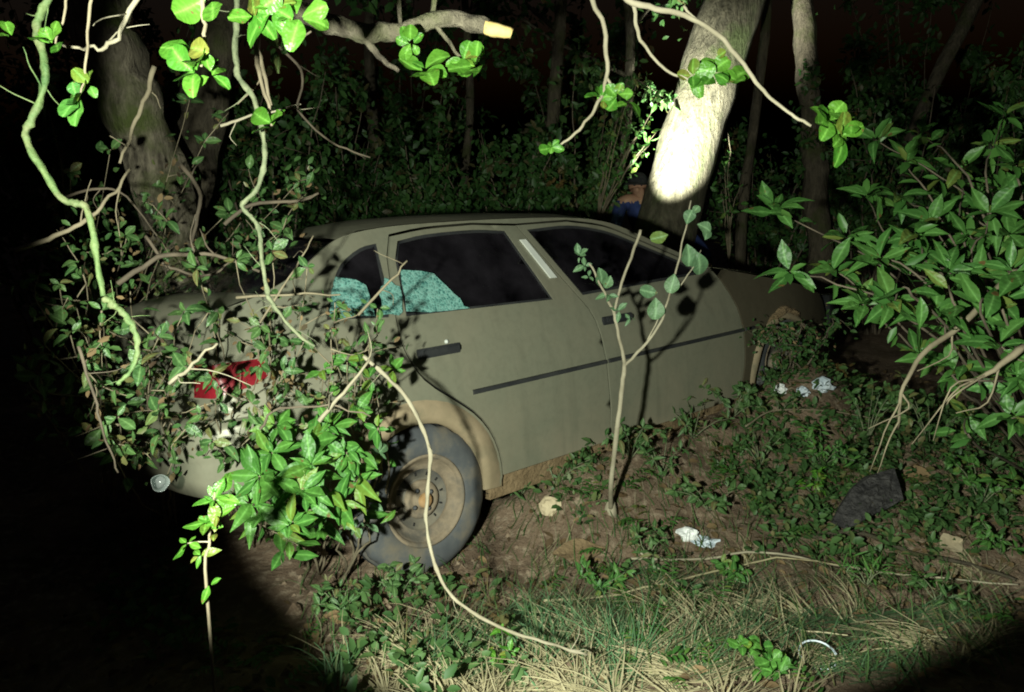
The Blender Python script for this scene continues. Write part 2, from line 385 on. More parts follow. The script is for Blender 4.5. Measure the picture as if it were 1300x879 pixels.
def panel_mesh(name, outline, holes=(), ds=0.0, step=0.05, far=False, fn=S, gap=0.0055, thick=0.014):
    """a body panel: outline in (x, z), laid on the side surface, with a rolled edge of real thickness"""
    O = dense(inset(outline, gap)); H = [dense(h) for h in holes]
    V2 = [Vector(p) for p in O]; E = [(i, (i + 1) % len(O)) for i in range(len(O))]
    for h in H:
        o = len(V2); V2 += [Vector(p) for p in h]; E += [(o + i, o + (i + 1) % len(h)) for i in range(len(h))]
    xs = [p[0] for p in O]; zs = [p[1] for p in O]
    x = min(xs) + step / 2
    while x < max(xs):
        z = min(zs) + step / 2
        while z < max(zs):
            if inpoly(x, z, O) and not any(inpoly(x, z, h) for h in H) and min((v.x - x) ** 2 + (v.y - z) ** 2 for v in V2) > (step * .45) ** 2:
                V2.append(Vector((x, z)))
            z += step
        x += step
    vo, _, fo, _, _, _ = delaunay_2d_cdt(V2, E, [], 0, 1e-5)
    bm = bmesh.new()
    def P3(p):
        s = fn(p.x, p.y) + ds
        return Vector((p.x, CW - s if far else s, p.y + HUB))
    bv = [bm.verts.new(P3(p)) for p in vo]
    for f in fo:
        c = sum((vo[i] for i in f), Vector((0, 0))) / 3
        if not inpoly(c.x, c.y, O) or any(inpoly(c.x, c.y, h) for h in H): continue
        try: fc = bm.faces.new([bv[i] for i in f])
        except ValueError: continue
        fc.smooth = True
    bmesh.ops.delete(bm, geom=[v for v in bm.verts if not v.link_faces], context='VERTS')
    bmesh.ops.recalc_face_normals(bm, faces=bm.faces)
    want = 1 if far else -1
    for f in bm.faces:
        if f.normal.y * want < 0: f.normal_flip()
    be = [e for e in bm.edges if len(e.link_faces) == 1]
    r = bmesh.ops.extrude_edge_only(bm, edges=be)
    sgn = -1 if far else 1
    for v in [g for g in r['geom'] if isinstance(g, bmesh.types.BMVert)]: v.co.y += sgn * thick
    for g in r['geom']:
        if isinstance(g, bmesh.types.BMFace): g.smooth = False
    for e in be: e.smooth = False
    m = bpy.data.meshes.new(name); bm.to_mesh(m); bm.free(); return m

def car_part(name, m, mat, parent=None, label=None):
    o = link(name, m, parent or car); m.materials.append(mat)
    if label: o['label'] = label
    return o

def arc(cx, cz, r, a0, a1, n): return [(cx + r * math.cos(math.radians(a0 + (a1 - a0) * k / n)), cz + r * math.sin(math.radians(a0 + (a1 - a0) * k / n))) for k in range(n + 1)]

RA = (-.03, 0.0); RR = .318                      # rear wheel arch
FA = (2.63, 0.05); FR = .345                     # front wheel arch
bshut = [(1.055, 0.0), (1.065, .15), (1.06, .38), (1.05, .58), (1.03, .64), (.99, .70), (.815, 1.062)]
fl_arc = arc(RA[0], RA[1], .418, 0, 62, 8)       # lower rear edge of the rear door follows the flare
rear_edge = [(.005, .74), (-.01, .62), (.03, .50), (.09, .435)]
rear_door = bshut + curve2([(.56, 1.078), (.3, 1.07), (.12, 1.048)], 3) + curve2([(.07, .96)] + rear_edge, 3) + fl_arc[::-1][1:] + [(.39, 0.0)]
rwin = [(.83, .705)] + curve2([(.735, 1.035), (.56, 1.05), (.3, 1.043), (.145, 1.022)], 3) + [(.10, .95), (.045, .722)]
ftop = curve2([(1.15, 1.068), (1.40, 1.028), (1.60, .945), (1.86, .828), (2.08, .735)], 4)
fedge = curve2([(2.10, .70), (2.165, .56), (2.20, .37), (2.19, .18), (2.14, 0.0)], 4)
front_door = bshut[::-1] + [] ; front_door = [(.815, 1.062)] + ftop + fedge + [(1.055, 0.0)] + bshut[1:-1]
fwin = [(1.02, .705)] + curve2([(.868, 1.035), (1.15, 1.043), (1.39, 1.003), (1.585, .925), (1.84, .81), (1.95, .745)], 4) + [(1.93, .725)]
rail = curve2([(-.64, .83), (-.5, .865), (-.34, .93), (-.16, 1.035), (-.04, 1.072), (.16, 1.092), (.44, 1.098), (.81, 1.098), (1.17, 1.088), (1.40, 1.06), (1.55, 1.012), (1.81, .89), (2.06, .775)], 3)
quarter = ([(-.74, .40), (-.72, .56), (-.68, .70)] + rail + [(2.08, .735)] + ftop[::-1][1:] + [(.815, 1.062)] + curve2([(.56, 1.078), (.3, 1.07), (.12, 1.048)], 3)
           + curve2([(.07, .96)] + rear_edge, 3) + fl_arc[::-1][1:] + [(.375, -.04), (.31, -.04)] + arc(RA[0], RA[1], RR, 0, 180, 20)[1:-1] + [(-.36, .03), (-.46, .10), (-.74, .22)])
qwin = curve2([(.045, 1.018), (-.04, 1.003), (-.15, .943), (-.225, .85), (-.285, .748)], 3) + [(-.03, .727), (.005, .80)]
fender = [(2.10, .70)] + [(x, z) for x, z in fedge[1:]] + [(2.16, -.03), (2.30, -.02)] + arc(FA[0], FA[1], FR, 188, -8, 20) + [(3.25, .0), (3.34, .18), (3.35, .34), (3.30, .45)] + curve2([(3.25, .485), (3.0, .565), (2.78, .615), (2.46, .68), (2.18, .738)], 3)

for far in (False, True):
    sd = 'far' if far else 'near'
    lab = None
    q = car_part('quarter_panel', panel_mesh('quarter_panel', quarter, [qwin], far=far), M['paint'])
    rd = car_part('door', panel_mesh('rear_door', rear_door, [rwin], far=far), M['paint'])
    fd = car_part('door', panel_mesh('front_door', front_door, [fwin], far=far), M['paint'])
    fe = car_part('fender', panel_mesh('fender', fender, far=far), M['dim_muddy_paint'])
    # near-black shell added so the shut lines look shaded, wheel wells left open
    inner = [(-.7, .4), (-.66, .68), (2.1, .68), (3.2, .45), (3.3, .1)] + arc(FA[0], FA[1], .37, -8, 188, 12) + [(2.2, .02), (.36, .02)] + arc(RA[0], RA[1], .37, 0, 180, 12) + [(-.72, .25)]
    car_part('shade_shell', panel_mesh('shade_shell', inner, far=far, ds=.035, step=.15, gap=0), M['void'])
    car_part('rocker_panel', panel_mesh('rocker_panel', [(.36, .0), (2.22, .0), (2.25, -.10), (.34, -.10)], far=far, ds=.03, step=.2, gap=0, thick=.05), M['mud'])
    # glass a little behind the frames
    for nm, w, par in (('window', rwin, rd), ('window', fwin, fd), ('window', qwin, q)):
        car_part(nm, panel_mesh('window', w, far=far, ds=.014, step=.12, gap=-.012, thick=.004), M['glass'], par)
        # black rubber seal framing the opening
        seal = panel_mesh('seal', w, [inset(w, .014)], far=far, ds=.006, step=.5, gap=-.002, thick=.006)
        car_part('window_seal', seal, M['black_plastic'], par)
    # flares, mouldings, handles
    def ring(c, r0, r1, a0, a1, ds0, ds1, n=26):
        V, F = [], []
        for k in range(n + 1):
            a = math.radians(a0 + (a1 - a0) * k / n); fade = min(1.0, 6.0 * min(k, n - k) / n + .25)
            for j, (r, d) in enumerate(((r0, .05), (r0, ds1), (r0 + (r1 - r0) * .35, ds1 - .006), (r0 + (r1 - r0) * .75, ds1 + .004), (r1, .006))):
                x, z = c[0] + r * math.cos(a), c[1] + r * math.sin(a); s = S(x, z) + (d if j == 0 else d * fade)
                V.append((x, CW - s if far else s, z + HUB))
        for k in range(n):
            for j in range(4): F.append((k * 5 + j, k * 5 + j + 1, (k + 1) * 5 + j + 1, (k + 1) * 5 + j))
        return mesh('flare', V, F)
    car_part('wheel_arch_flare', ring(RA, RR - .004, .412, -6, 182, 0, -.014), M['mud_paint'], q, None if far else 'tan mud-coated rear arch lip')
    car_part('wheel_arch_flare', ring(FA, FR - .004, .39, -4, 184, 0, -.016), M['mud_paint'], fe)
    def strip(x0, x1, z0, h, d, nm, par, mat, slope=0.0, n=14):
        V, F = [], []
        for k in range(n + 1):
            x = x0 + (x1 - x0) * k / n
            for dz, dd in ((-h / 2, .004), (-h / 2 + .004, -d), (h / 2 - .004, -d), (h / 2, .004)):
                z = z0 + slope * (x - x0) + dz; s = S(x, z) + dd; V.append((x, CW - s if far else s, z + HUB))
        for k in range(n):
            for j in range(3): F.append((k * 4 + j, k * 4 + j + 1, k * 4 + j + 5, k * 4 + j + 4))
        F += [(0, 1, 2, 3), (n * 4, n * 4 + 3, n * 4 + 2, n * 4 + 1)]
        return car_part(nm, mesh(nm, V, F, False), mat, par)
    strip(.262, 1.052, .385, .023, .010, 'side_moulding', rd, M['black_plastic'])
    strip(1.07, 2.19, .385, .023, .010, 'side_moulding', fd, M['black_plastic'])
    strip(2.215, 2.30, .385, .022, .009, 'side_moulding', fe, M['black_plastic'])
    for x0, par in ((.04, rd), (1.09, fd)):
        bm = bmesh.new()
        def blk(cx, cz, lx, lz, dep, out):
            s = S(cx, cz); y = s - out; r = bmesh.ops.create_cube(bm, size=1)
            for v in r['verts']:
                v.co = Vector((cx + v.co.x * lx, (y + v.co.y * dep), cz + v.co.z * lz + HUB))
        blk(x0 + .10, .572, .205, .040, .014, .004); blk(x0 + .105, .575, .17, .022, .016, .022); blk(x0 + .03, .575, .02, .022, .03, .014); blk(x0 + .18, .575, .02, .022, .03, .014)
        bmesh.ops.bevel(bm, geom=bm.edges[:], offset=.003, segments=2, affect='EDGES')
        if far:
            for v in bm.verts: v.co.y = CW - v.co.y
            bmesh.ops.reverse_faces(bm, faces=bm.faces)
        car_part('door_handle', bm_mesh('door_handle', bm), M['black_plastic'], par)
    if not far:
        lk = bmesh.new(); bmesh.ops.create_uvsphere(lk, u_segments=10, v_segments=6, radius=.009, matrix=Matrix.Translation((.185, S(.185, .6) - .006, .603 + HUB)))
        car_part('lock', bm_mesh('lock', lk, True), M['pale_grey'], rd)

# pale strip on the B pillar, edge of the rear door frame
st = [(.792, .99), (.826, .99), (.905, .80), (.866, .80)]
_v = [Vector((x, S(x, z) - .010, z + HUB)) for x, z in st] + [Vector((x, S(x, z) + .004, z + HUB)) for x, z in st]
car_part('pillar_strip', mesh('pillar_strip', _v, [(0, 3, 2, 1), (0, 1, 5, 4), (1, 2, 6, 5), (2, 3, 7, 6), (3, 0, 4, 7)], False), M['pale_grey'])

def sweep_panel(name, rows, mat, parent=None, smooth=True, label=None):
    """rows: lists of equal length of car-frame points"""
    n = len(rows[0]); V = [p for r in rows for p in r]
    F = [(i * n + j, i * n + j + 1, (i + 1) * n + j + 1, (i + 1) * n + j) for i in range(len(rows) - 1) for j in range(n - 1)]
    return car_part(name, mesh(name, V, F, smooth), mat, parent, label)

def across(x, z, crown, xbow=0.0, n=12, din=0.0, s=None):
    """a line across the car at (x, z): bowed up by crown in the middle, forward by xbow"""
    s0 = (S(x, z) if s is None else s) + din; out = []
    for k in range(n + 1):
        t = k / n; e = 1 - (2 * t - 1) ** 2
        out.append(Vector((x + xbow * e, s0 + (CW - 2 * s0) * t, z + crown * e ** .8 + HUB)))
    return out
rl = [(-.12, 1.045), (-.02, 1.077), (.16, 1.092), (.44, 1.098), (.81, 1.098), (1.17, 1.088), (1.36, 1.066), (1.45, 1.045)]
sweep_panel('roof', [across(x, z - .002, .045 + .02 * math.sin(math.pi * k / 7), xbow=(-.06 if k == 0 else .07 if k == 7 else 0)) for k, (x, z) in enumerate(rl)], M['paint'])
sweep_panel('windscreen', [across(x, z - .006, .045 + .01 * k / 3, xbow=.07 + .10 * k / 3, din=.02) for k, (x, z) in enumerate([(1.44, 1.05), (1.62, .975), (1.85, .87), (2.06, .77)])], M['glass'])
sweep_panel('rear_window', [across(x, z - .008, .045 - .01 * k / 2, xbow=-.06 - .03 * k, din=.03) for k, (x, z) in enumerate([(-.13, 1.04), (-.30, .945), (-.48, .87)])], M['glass'])
sweep_panel('boot_lid', [across(x, z, .03, xbow=-.10, din=.0) for x, z in [(-.47, .862), (-.56, .848), (-.632, .828), (-.665, .78), (-.69, .66), (-.712, .50), (-.72, .40)]], M['paint'])
sweep_panel('bonnet', [across(x, z, c, xbow=b) for x, z, c, b in [(2.12, .742, .04, .20), (2.46, .683, .06, .16), (2.78, .618, .06, .13), (3.05, .553, .055, .11), (3.25, .487, .045, .10), (3.31, .43, .03, .10)]], M['dim_muddy_paint'])
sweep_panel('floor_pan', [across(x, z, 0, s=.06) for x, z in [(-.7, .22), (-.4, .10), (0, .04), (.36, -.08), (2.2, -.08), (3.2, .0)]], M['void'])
for nm, x0, sg in (('rear_bumper', -.735, -1), ('front_bumper', 3.33, 1)):
    prof = [(.0, .47), (.05, .475), (.085, .44), (.095, .35), (.085, .335), (.088, .28), (.06, .215), (.0, .20)]
    rows = []
    for dx, z in prof:
        row = []
        for k in range(-1, 16):
            if k in (-1, 15):
                row.append(Vector((x0 - sg * .10, (.045 if k == -1 else CW - .045) - (.02 if k == -1 else -.02), z * .97 + .01 + HUB)))
            else:
                t = k / 14; e = 1 - abs(2 * t - 1) ** 4; row.append(Vector((x0 + sg * (dx + .075 * e - .02), .045 + (CW - .09) * t, z + HUB)))
        rows.append(row)
    sweep_panel(nm, rows, M['paint'] if sg < 0 else M['black_plastic'])
for far in (False, True):                                   # lamps wrap round the corners
    V, F = [], []
    sec = [(-.545, .59, .64), (-.57, .575, .65), (-.63, .56, .65), (-.69, .55, .65)]
    for i, (x, z0, z1) in enumerate(sec):
        for z in (z0, (z0 + z1) / 2, z1):
            s = S(x, z) - .012 + .012 * (i == 0); V.append((x, CW - s if far else s, z + HUB))
    for i, yy in enumerate((.10, .15, .21)):
        for z in (.54, .60, .65):
            xe = -.69 - .022 * (.66 - z) / .16; tt = (yy - .06) / (CW - .12); xx = xe - .10 * (1 - (2 * tt - 1) ** 2) - .014
            V.append((xx, CW - yy if far else yy, z + HUB))
    for i in range(6):
        for j in range(2): F.append((i * 3 + j, i * 3 + j + 1, i * 3 + j + 4, i * 3 + j + 3))
    car_part('tail_light', mesh('tail_light', V, F), M['tail'], label=None if far else 'red tail light half hidden by leaves')
    bm = bmesh.new(); bmesh.ops.create_cube(bm, size=1)
    for v in bm.verts: v.co = Vector((3.33 + .10 * v.co.x, .38 + .34 * v.co.y, .40 + HUB + .14 * v.co.z)); v.co.x -= .10 * max(0, .35 - v.co.y)
    bmesh.ops.bevel(bm, geom=bm.edges[:], offset=.02, segments=3, affect='EDGES')
    if far:
        for v in bm.verts: v.co.y = CW - v.co.y
    car_part('headlight', bm_mesh('headlight', bm, True), M['lens'])
    bm = bmesh.new(); bmesh.ops.create_uvsphere(bm, u_segments=12, v_segments=8, radius=1)
    for v in bm.verts: v.co = Vector((2.0 + .05 * v.co.x, -.03 + .09 * v.co.y, .78 + HUB + .06 * v.co.z))
    if far:
        for v in bm.verts: v.co.y = CW - v.co.y
        car_part('wing_mirror', bm_mesh('wing_mirror', bm, True), M['black_plastic'])
    else: bm.free()
# interior
def seat_mesh(x, y, w):
    bm = bmesh.new()
    for cx, cz, lx, lz, tilt in ((x + .25, .18, .5, .16, 0), (x - .04, .50, .14, .62, -.25)):
        r = bmesh.ops.create_cube(bm, size=1)
        for v in r['verts']: v.co = Vector((cx + v.co.x * lx + tilt * (v.co.z * lz), y + v.co.y * w, cz + v.co.z * lz + HUB))
    bmesh.ops.bevel(bm, geom=bm.edges[:], offset=.04, segments=3, affect='EDGES'); return bm_mesh('seat', bm, True)
for x, y, w in ((1.15, .50, .50), (1.15, 1.16, .50), (.22, .83, 1.25)):
    so = car_part('seat', seat_mesh(x, y, w), M['interior'])
    for yy in ((y,) if w < 1 else (.52, 1.14)):
        bm = bmesh.new(); bmesh.ops.create_cube(bm, size=1)
        for v in bm.verts: v.co = Vector((x - .15 + v.co.x * .09, yy + v.co.y * .26, .88 + HUB + v.co.z * .15))
        bmesh.ops.bevel(bm, geom=bm.edges[:], offset=.035, segments=3, affect='EDGES'); car_part('headrest', bm_mesh('headrest', bm, True), M['interior'], so)
sweep_panel('dashboard', [across(x, z, .02, s=.12) for x, z in [(1.80, .35), (1.78, .58), (1.85, .66), (2.12, .68)]], M['interior'])
sweep_panel('parcel_shelf', [across(x, z, .0, s=.14) for x, z in [(.05, .68), (-.48, .70)]], M['interior'])
V, F = [], []
for k in range(28):
    a = 2 * math.pi * k / 28
    for j in range(8):
        b = 2 * math.pi * j / 8; r = .18 + .015 * math.cos(b); V.append((1.70 + .015 * math.sin(b) - .35 * r * math.sin(a), 1.16 + r * math.cos(a), .62 + HUB + r * math.sin(a)))
for k in range(28):
    for j in range(8): F.append((k * 8 + j, k * 8 + (j + 1) % 8, ((k + 1) % 28) * 8 + (j + 1) % 8, ((k + 1) % 28) * 8 + j))
car_part('steering_wheel', mesh('steering_wheel', V, F), M['black_plastic'])

# shattered teal tinted glass hanging in the rear openings: three pieces with jagged edges
def shard(pts, ds, seed, name='shattered_pane'):
    r = random.Random(seed); P = []
    for i in range(len(pts)):
        a, b = pts[i], pts[(i + 1) % len(pts)]
        for t in (0, .33, .66): P.append((a[0] + (b[0] - a[0]) * t + r.uniform(-.008, .008), a[1] + (b[1] - a[1]) * t + r.uniform(-.008, .008)))
    fn = lambda x, z: S(x, z) + .010 * math.sin(9 * x) * math.sin(11 * z)
    return car_part(name, panel_mesh(name, P, ds=ds, gap=0, step=.035, thick=.005, fn=fn), M['teal'], label='crazed teal tinted glass sagging in the rear window opening')
shard([(.055, .735), (.345, .715), (.30, .79), (.235, .885), (.10, .905)], -.014, 1)
shard([(-.285, .752), (-.10, .742), (-.08, .86), (-.19, .905), (-.225, .85)], -.012, 2)
shard([(-.06, .74), (.035, .735), (.055, .84), (.01, .875), (-.04, .83)], -.016, 3)

# wheels: tyre, rim (> dark vent ring, hub, bolts, black blocks as vent shade)
def lathe(name, prof, seg=56, lug=None):
    V, F = [], []; n = len(prof)
    for k in range(seg):
        a = 2 * math.pi * k / seg
        for j, (y, r) in enumerate(prof):
            rr = r - (.006 if lug and j in lug and (k // 2) % 2 else 0); V.append((rr * math.cos(a), y, rr * math.sin(a)))
    for k in range(seg):
        for j in range(n - 1): F.append((k * n + j, k * n + j + 1, ((k + 1) % seg) * n + j + 1, ((k + 1) % seg) * n + j))
    return mesh(name, V, F)
tyre_me = lathe('tyre', [(.02, .168), (.004, .185), (.0, .20), (-.004, .235), (.002, .262), (.016, .285), (.03, .297), (.05, .30), (.07, .292), (.074, .292), (.078, .30), (.11, .302), (.114, .293), (.118, .302), (.15, .30), (.17, .285), (.186, .25), (.186, .19), (.17, .168)], 96, lug=(6, 7, 14, 15))
tyre_me.materials.append(M['rubber'])
rim_me = lathe('rim', [(.14, .10), (.11, .150), (.035, .158), (.012, .166), (.003, .176), (.004, .184), (.012, .182), (.014, .168), (.03, .155), (.05, .135), (.046, .120)]); rim_me.materials.append(M['rim'])
ring_me = lathe('vent_ring', [(.046, .1215), (.054, .117), (.056, .085), (.062, .080), (.05, .074)]); ring_me.materials.append(M['dirty_steel'])
hub_me = lathe('hub', [(.05, .078), (.036, .074), (.034, .060), (.040, .050), (.038, .034), (.022, .031), (.018, .022), (.016, .002)]); hub_me.materials.append(M['rim'])
cap_me = lathe('hub_cap', [(.03, .0305), (.012, .029), (.004, .02), (.002, .001)]); cap_me.materials.append(M['rust'])
def small_box(name, lx, ly, lz, bev, mat):
    bm = bmesh.new(); bmesh.ops.create_cube(bm, size=1)
    for v in bm.verts: v.co = Vector((v.co.x * lx, v.co.y * ly, v.co.z * lz))
    bmesh.ops.bevel(bm, geom=bm.edges[:], offset=bev, segments=2, affect='EDGES'); m = bm_mesh(name, bm, True); m.materials.append(mat); return m
vent_shade_me = small_box('shade_block', .024, .012, .017, .005, M['void']); bolt_me = small_box('bolt', .017, .016, .017, .004, M['dark_steel'])
def wheel(x, z, far, steer=0.0):
    w = link('wheel', None, car); w.empty_display_size = .1
    s = .012; w.location = (x, CW - s if far else s, z + HUB); w.rotation_euler = (0, 0, math.pi + steer if far else steer)
    link('tyre', tyre_me, w); rm = link('rim', rim_me, w)
    for m_ in (ring_me, hub_me, cap_me): link(m_.name, m_, w)
    for k in range(12):  # near-black blocks stand in for the shade inside the vent holes
        a = 2 * math.pi * k / 12 + .1; b = link('vent_shade', vent_shade_me, w, (.102 * math.cos(a), .058, .102 * math.sin(a))); b.rotation_euler = (0, -a, 0)
    for k in range(4):
        a = 2 * math.pi * k / 4 + .5; link('bolt', bolt_me, w, (.046 * math.cos(a), .034, .046 * math.sin(a)))
    return w
wheel(0, 0, False); wheel(0, 0, True); wheel(2.62, .12, False, -.06); wheel(2.62, .12, True, -.06)
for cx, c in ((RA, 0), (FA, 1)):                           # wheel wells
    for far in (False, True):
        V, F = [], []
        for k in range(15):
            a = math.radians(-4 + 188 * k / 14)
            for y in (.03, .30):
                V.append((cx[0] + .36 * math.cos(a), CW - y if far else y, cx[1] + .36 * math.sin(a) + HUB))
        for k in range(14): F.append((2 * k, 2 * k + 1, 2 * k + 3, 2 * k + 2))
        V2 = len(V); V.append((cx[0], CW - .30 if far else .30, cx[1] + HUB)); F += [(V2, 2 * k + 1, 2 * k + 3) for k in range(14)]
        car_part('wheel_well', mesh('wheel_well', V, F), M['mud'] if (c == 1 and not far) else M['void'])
# dried mud packed on top of the front tyre
bm = bmesh.new(); bmesh.ops.create_icosphere(bm, subdivisions=4, radius=1)
for v in bm.verts:
    c = v.co.copy(); k = 1 + .35 * noise.noise(c * 2.4) + .14 * noise.noise(c * 7)
    a = math.radians(92 - 52 * c.x); r = .315 + .05 * c.z * k + .02
    v.co = Vector((2.64 + r * math.cos(a), .07 + .085 * c.y * k, .10 + r * math.sin(a) + HUB))
car_part('packed_mud', bm_mesh('packed_mud', bm, True), M['mud'], label='clods of dry brown mud packed over the front tyre')

# ------------------------------------------------------------------ plants: leaf shapes and the kit
def leaf_mesh(name, half, fold, curl, twist, mat, wave=0.0):
    V, F = [], []; n = len(half)
    for i, w in enumerate(half):
        t = i / (n - 1); z = -curl * t * t
        for sgn in (-1, 0, 1):
            V.append((t, sgn * w + .03 * math.sin(t * 3 + twist), z + fold * abs(sgn) * w + twist * sgn * w * t + wave * math.sin(9 * t + sgn) * abs(sgn) * w))
    for i in range(n - 1):
        for j in (0, 1): F.append((i * 3 + j, i * 3 + j + 1, i * 3 + j + 4, i * 3 + j + 3))
    m = mesh(name, V, F); m.materials.append(mat)
    at_ = m.attributes.new('vein', 'FLOAT', 'POINT'); at_.data.foreach_set('value', [1.0 if i % 3 == 1 else 0.0 for i in range(len(V))]); return m
HALF = {'round': (.015, .13, .24, .33, .385, .40, .37, .28, .14), 'lance': (.012, .08, .145, .19, .20, .175, .125, .065, .006), 'oval': (.015, .12, .20, .255, .27, .25, .20, .125, .012), 'strap': (.02, .035, .045, .045, .035, .02, .003)}
_leaf = {}
def leaf_data(kind, mat):
    k = (kind, mat)
    if k not in _leaf:
        _leaf[k] = [leaf_mesh('leaf', HALF[kind], f, c, tw, M[mat], .12) for f, c, tw in ((.25, .18, .1), (.45, .32, -.15), (.12, .05, .2), (.35, .5, 0.0), (.6, -.15, .3), (.2, .75, -.3), (-.15, .1, .25))]
    return _leaf[k]

def leaf_M(pos, d, nrm, size, wid=1.0):
    x = Vector(d).normalized(); z = Vector(nrm); z = z - x * z.dot(x)
    if z.length < 1e-4: z = x.orthogonal()
    z.normalize(); y = z.cross(x); R = Matrix((x * size, y * size * wid, z * size)).transposed()
    return Matrix.Translation(pos) @ R.to_4x4()

def rnd_dir(r):
    while True:
        v = Vector((r.uniform(-1, 1), r.uniform(-1, 1), r.uniform(-1, 1)))
        if .05 < v.length < 1: return v.normalized()

def put_leaves(root, mats, kind, mat, r, name='leaf'):
    """each leaf its own object (first 290 by size), any rest one joined part"""
    mats = sorted(mats, key=lambda m: -m.to_scale().x / max(.6, (m.translation - Vector((0, 0, CAM_H))).length))
    inv = Matrix.Translation(-root.location); D = leaf_data(kind, mat)
    for m in mats[:290]:
        o = bpy.data.objects.new(name, r.choice(D)); COL.objects.link(o); o.parent = root; o.matrix_basis = inv @ m
    if len(mats) > 290: mass(root, 'small_leaves', [inv @ m for m in mats[290:]], kind, mat)

LOW = {}
def mass_mesh(name, mats, kind):
    h = HALF[kind]; w = max(h); 
    P = np.array([(0, 0, 0), (.35, w * .9, .06), (.35, -w * .9, .06), (.4, 0, 0), (.75, w * .7, .0), (.75, -w * .7, .0), (1, 0, -.14)], float)
    F = np.array([(0, 3, 1), (0, 2, 3), (1, 3, 4), (3, 2, 5), (3, 6, 4), (3, 5, 6)])
    A = np.array([[list(r) for r in m] for m in mats], float)
    V = np.einsum('nij,pj->npi', A[:, :3, :3], P) + A[:, None, :3, 3]
    n = len(mats); Fx = (F[None] + (np.arange(n) * 7)[:, None, None]).reshape(-1, 3); V = V.reshape(-1, 3)
    me = bpy.data.meshes.new(name); me.vertices.add(len(V)); me.vertices.foreach_set('co', V.ravel())
    me.loops.add(Fx.size); me.loops.foreach_set('vertex_index', Fx.ravel().astype(np.int32))
    me.polygons.add(len(Fx)); me.polygons.foreach_set('loop_start', np.arange(0, Fx.size, 3, dtype=np.int32))
    me.update(calc_edges=True); me.validate(); return me
def mass(root, name, mats, kind, mat):
    o = link(name, mass_mesh(name, mats, kind), root, mat=M[mat]); o['kind'] = 'stuff'; return o

def wobble(path, amp, r, n=4):
    """smooth a traced path and give it small kinks"""
    s = spline([tuple(p) for p in path], n); sd = r.uniform(0, 50)
    return [Vector(p[:3]) + Vector((noise.noise(Vector((i * .45, sd, 0))), noise.noise(Vector((i * .45, sd, 7))), noise.noise(Vector((i * .45, sd, 13))))) * amp * min(1, i / 3, (len(s) - 1 - i) / 2 + .3) for i, p in enumerate(s)]

def taper(n, r0, r1): return [r0 + (r1 - r0) * i / (n - 1) for i in range(n)]

def stem(root, name, path, r0, r1, mat, seg=7, lump=.25, label=None):
    V, F = tube_geo(path, taper(len(path), r0, r1), seg, lump, root.location, seed=len(path) * 1.7)
    o = link(name, mesh(name, V, F), root, mat=M[mat])
    if label: o['label'] = label
    return o

def stems(root, name, paths, mat, seg=5):
    parts = [tube_geo(p, taper(len(p), a, b), seg, .2, root.location, seed=i) for i, (p, a, b) in enumerate(paths)]
    V, F = merge(parts); return link(name, mesh(name, V, F), root, mat=M[mat])

TOCAM = Vector((0, -1, .15))
def rosette(c, n, size, r, axis=Vector((0, -.6, .8)), spread=.9, jit=.5):
    """a whorl of leaves opening round an axis"""
    out = []; a = axis.normalized(); u = a.orthogonal().normalized(); w = a.cross(u); ph = r.uniform(0, 6.28)
    for k in range(n):
        an = ph + k * 2.4 + r.uniform(-.5, .5); s = size * r.uniform(.42, 1.1); rad = (u * math.cos(an) + w * math.sin(an))
        d = (rad * spread + a * r.uniform(.05, .7) + rnd_dir(r) * jit).normalized()
        nr = (a - rad * .3 + rnd_dir(r) * .35)
        out.append(leaf_M(c + d * size * .08 + rnd_dir(r) * size * .08, d, nr, s, r.uniform(.85, 1.15)))
    return out

def along(path, n, size, r, t0=.3, off=.04, droop=.2, face=.5, lo=.6):
    out = []
    for k in range(n):
        t = t0 + (1 - t0) * (k + r.random()) / n; i = min(int(t * (len(path) - 1)), len(path) - 2)
        f = t * (len(path) - 1) - i; p = path[i].lerp(path[i + 1], f); tg = (path[i + 1] - path[i]).normalized()
        d = (rnd_dir(r) + tg * .5 + Vector((0, 0, -droop))).normalized()
        out.append(leaf_M(p + rnd_dir(r) * off * r.random(), d, rnd_dir(r) * .7 + Vector((0, -face, .6)), size * r.uniform(lo, 1.1), r.uniform(.85, 1.15)))
    return out

def px(pts, d=None):
    """trace: (u, v) with one depth, or (u, v, depth)"""
    return [at(p[0], p[1], p[2] if len(p) > 2 else d) for p in pts]

# ------------------------------------------------------------------ trees
def tree(label, path, r0, r1, mat, r, limbs=4, crown=500, name='tree', lump=.3, seg=14, group=None, moss_leaves=0):
    base = path[0]; t = thing(name, label, 'tree', (base.x, base.y, gz(base.x, base.y) if abs(base.z) < .6 else base.z), group)
    P = wobble(path, r0 * (.25 if r0 < .28 else .06), r, 6); stem(t, 'trunk', P, r0, r1, mat, seg, lump)
    mats = []; top = P[-1]; lp = []
    for k in range(limbs):
        a = r.uniform(0, 6.28); s = P[int(len(P) * r.uniform(.72, .98))]; L = r.uniform(.8, 1.6)
        e = s + Vector((math.cos(a) * L, math.sin(a) * L * .8 + .3, r.uniform(.5, 1.2)))
        m1 = s.lerp(e, .5) + rnd_dir(r) * .15; w = wobble([s, m1, e], .05, r, 5); lp.append((w, r1 * .5, r1 * .12))
        for i in range(crown // limbs):
            c = w[r.randrange(len(w) // 2, len(w))] + rnd_dir(r) * r.uniform(.05, .55)
            mats.append(leaf_M(c, rnd_dir(r), rnd_dir(r) + Vector((0, 0, 1)), r.uniform(.06, .12)))
    for w in lp: stem(t, 'limb', w[0], w[1], w[2], mat, 7)
    inv = Matrix.Translation(-t.location)
    if mats: mass(t, 'crown', [inv @ m for m in mats], 'oval', 'leaf_dark')
    return t
R = random.Random
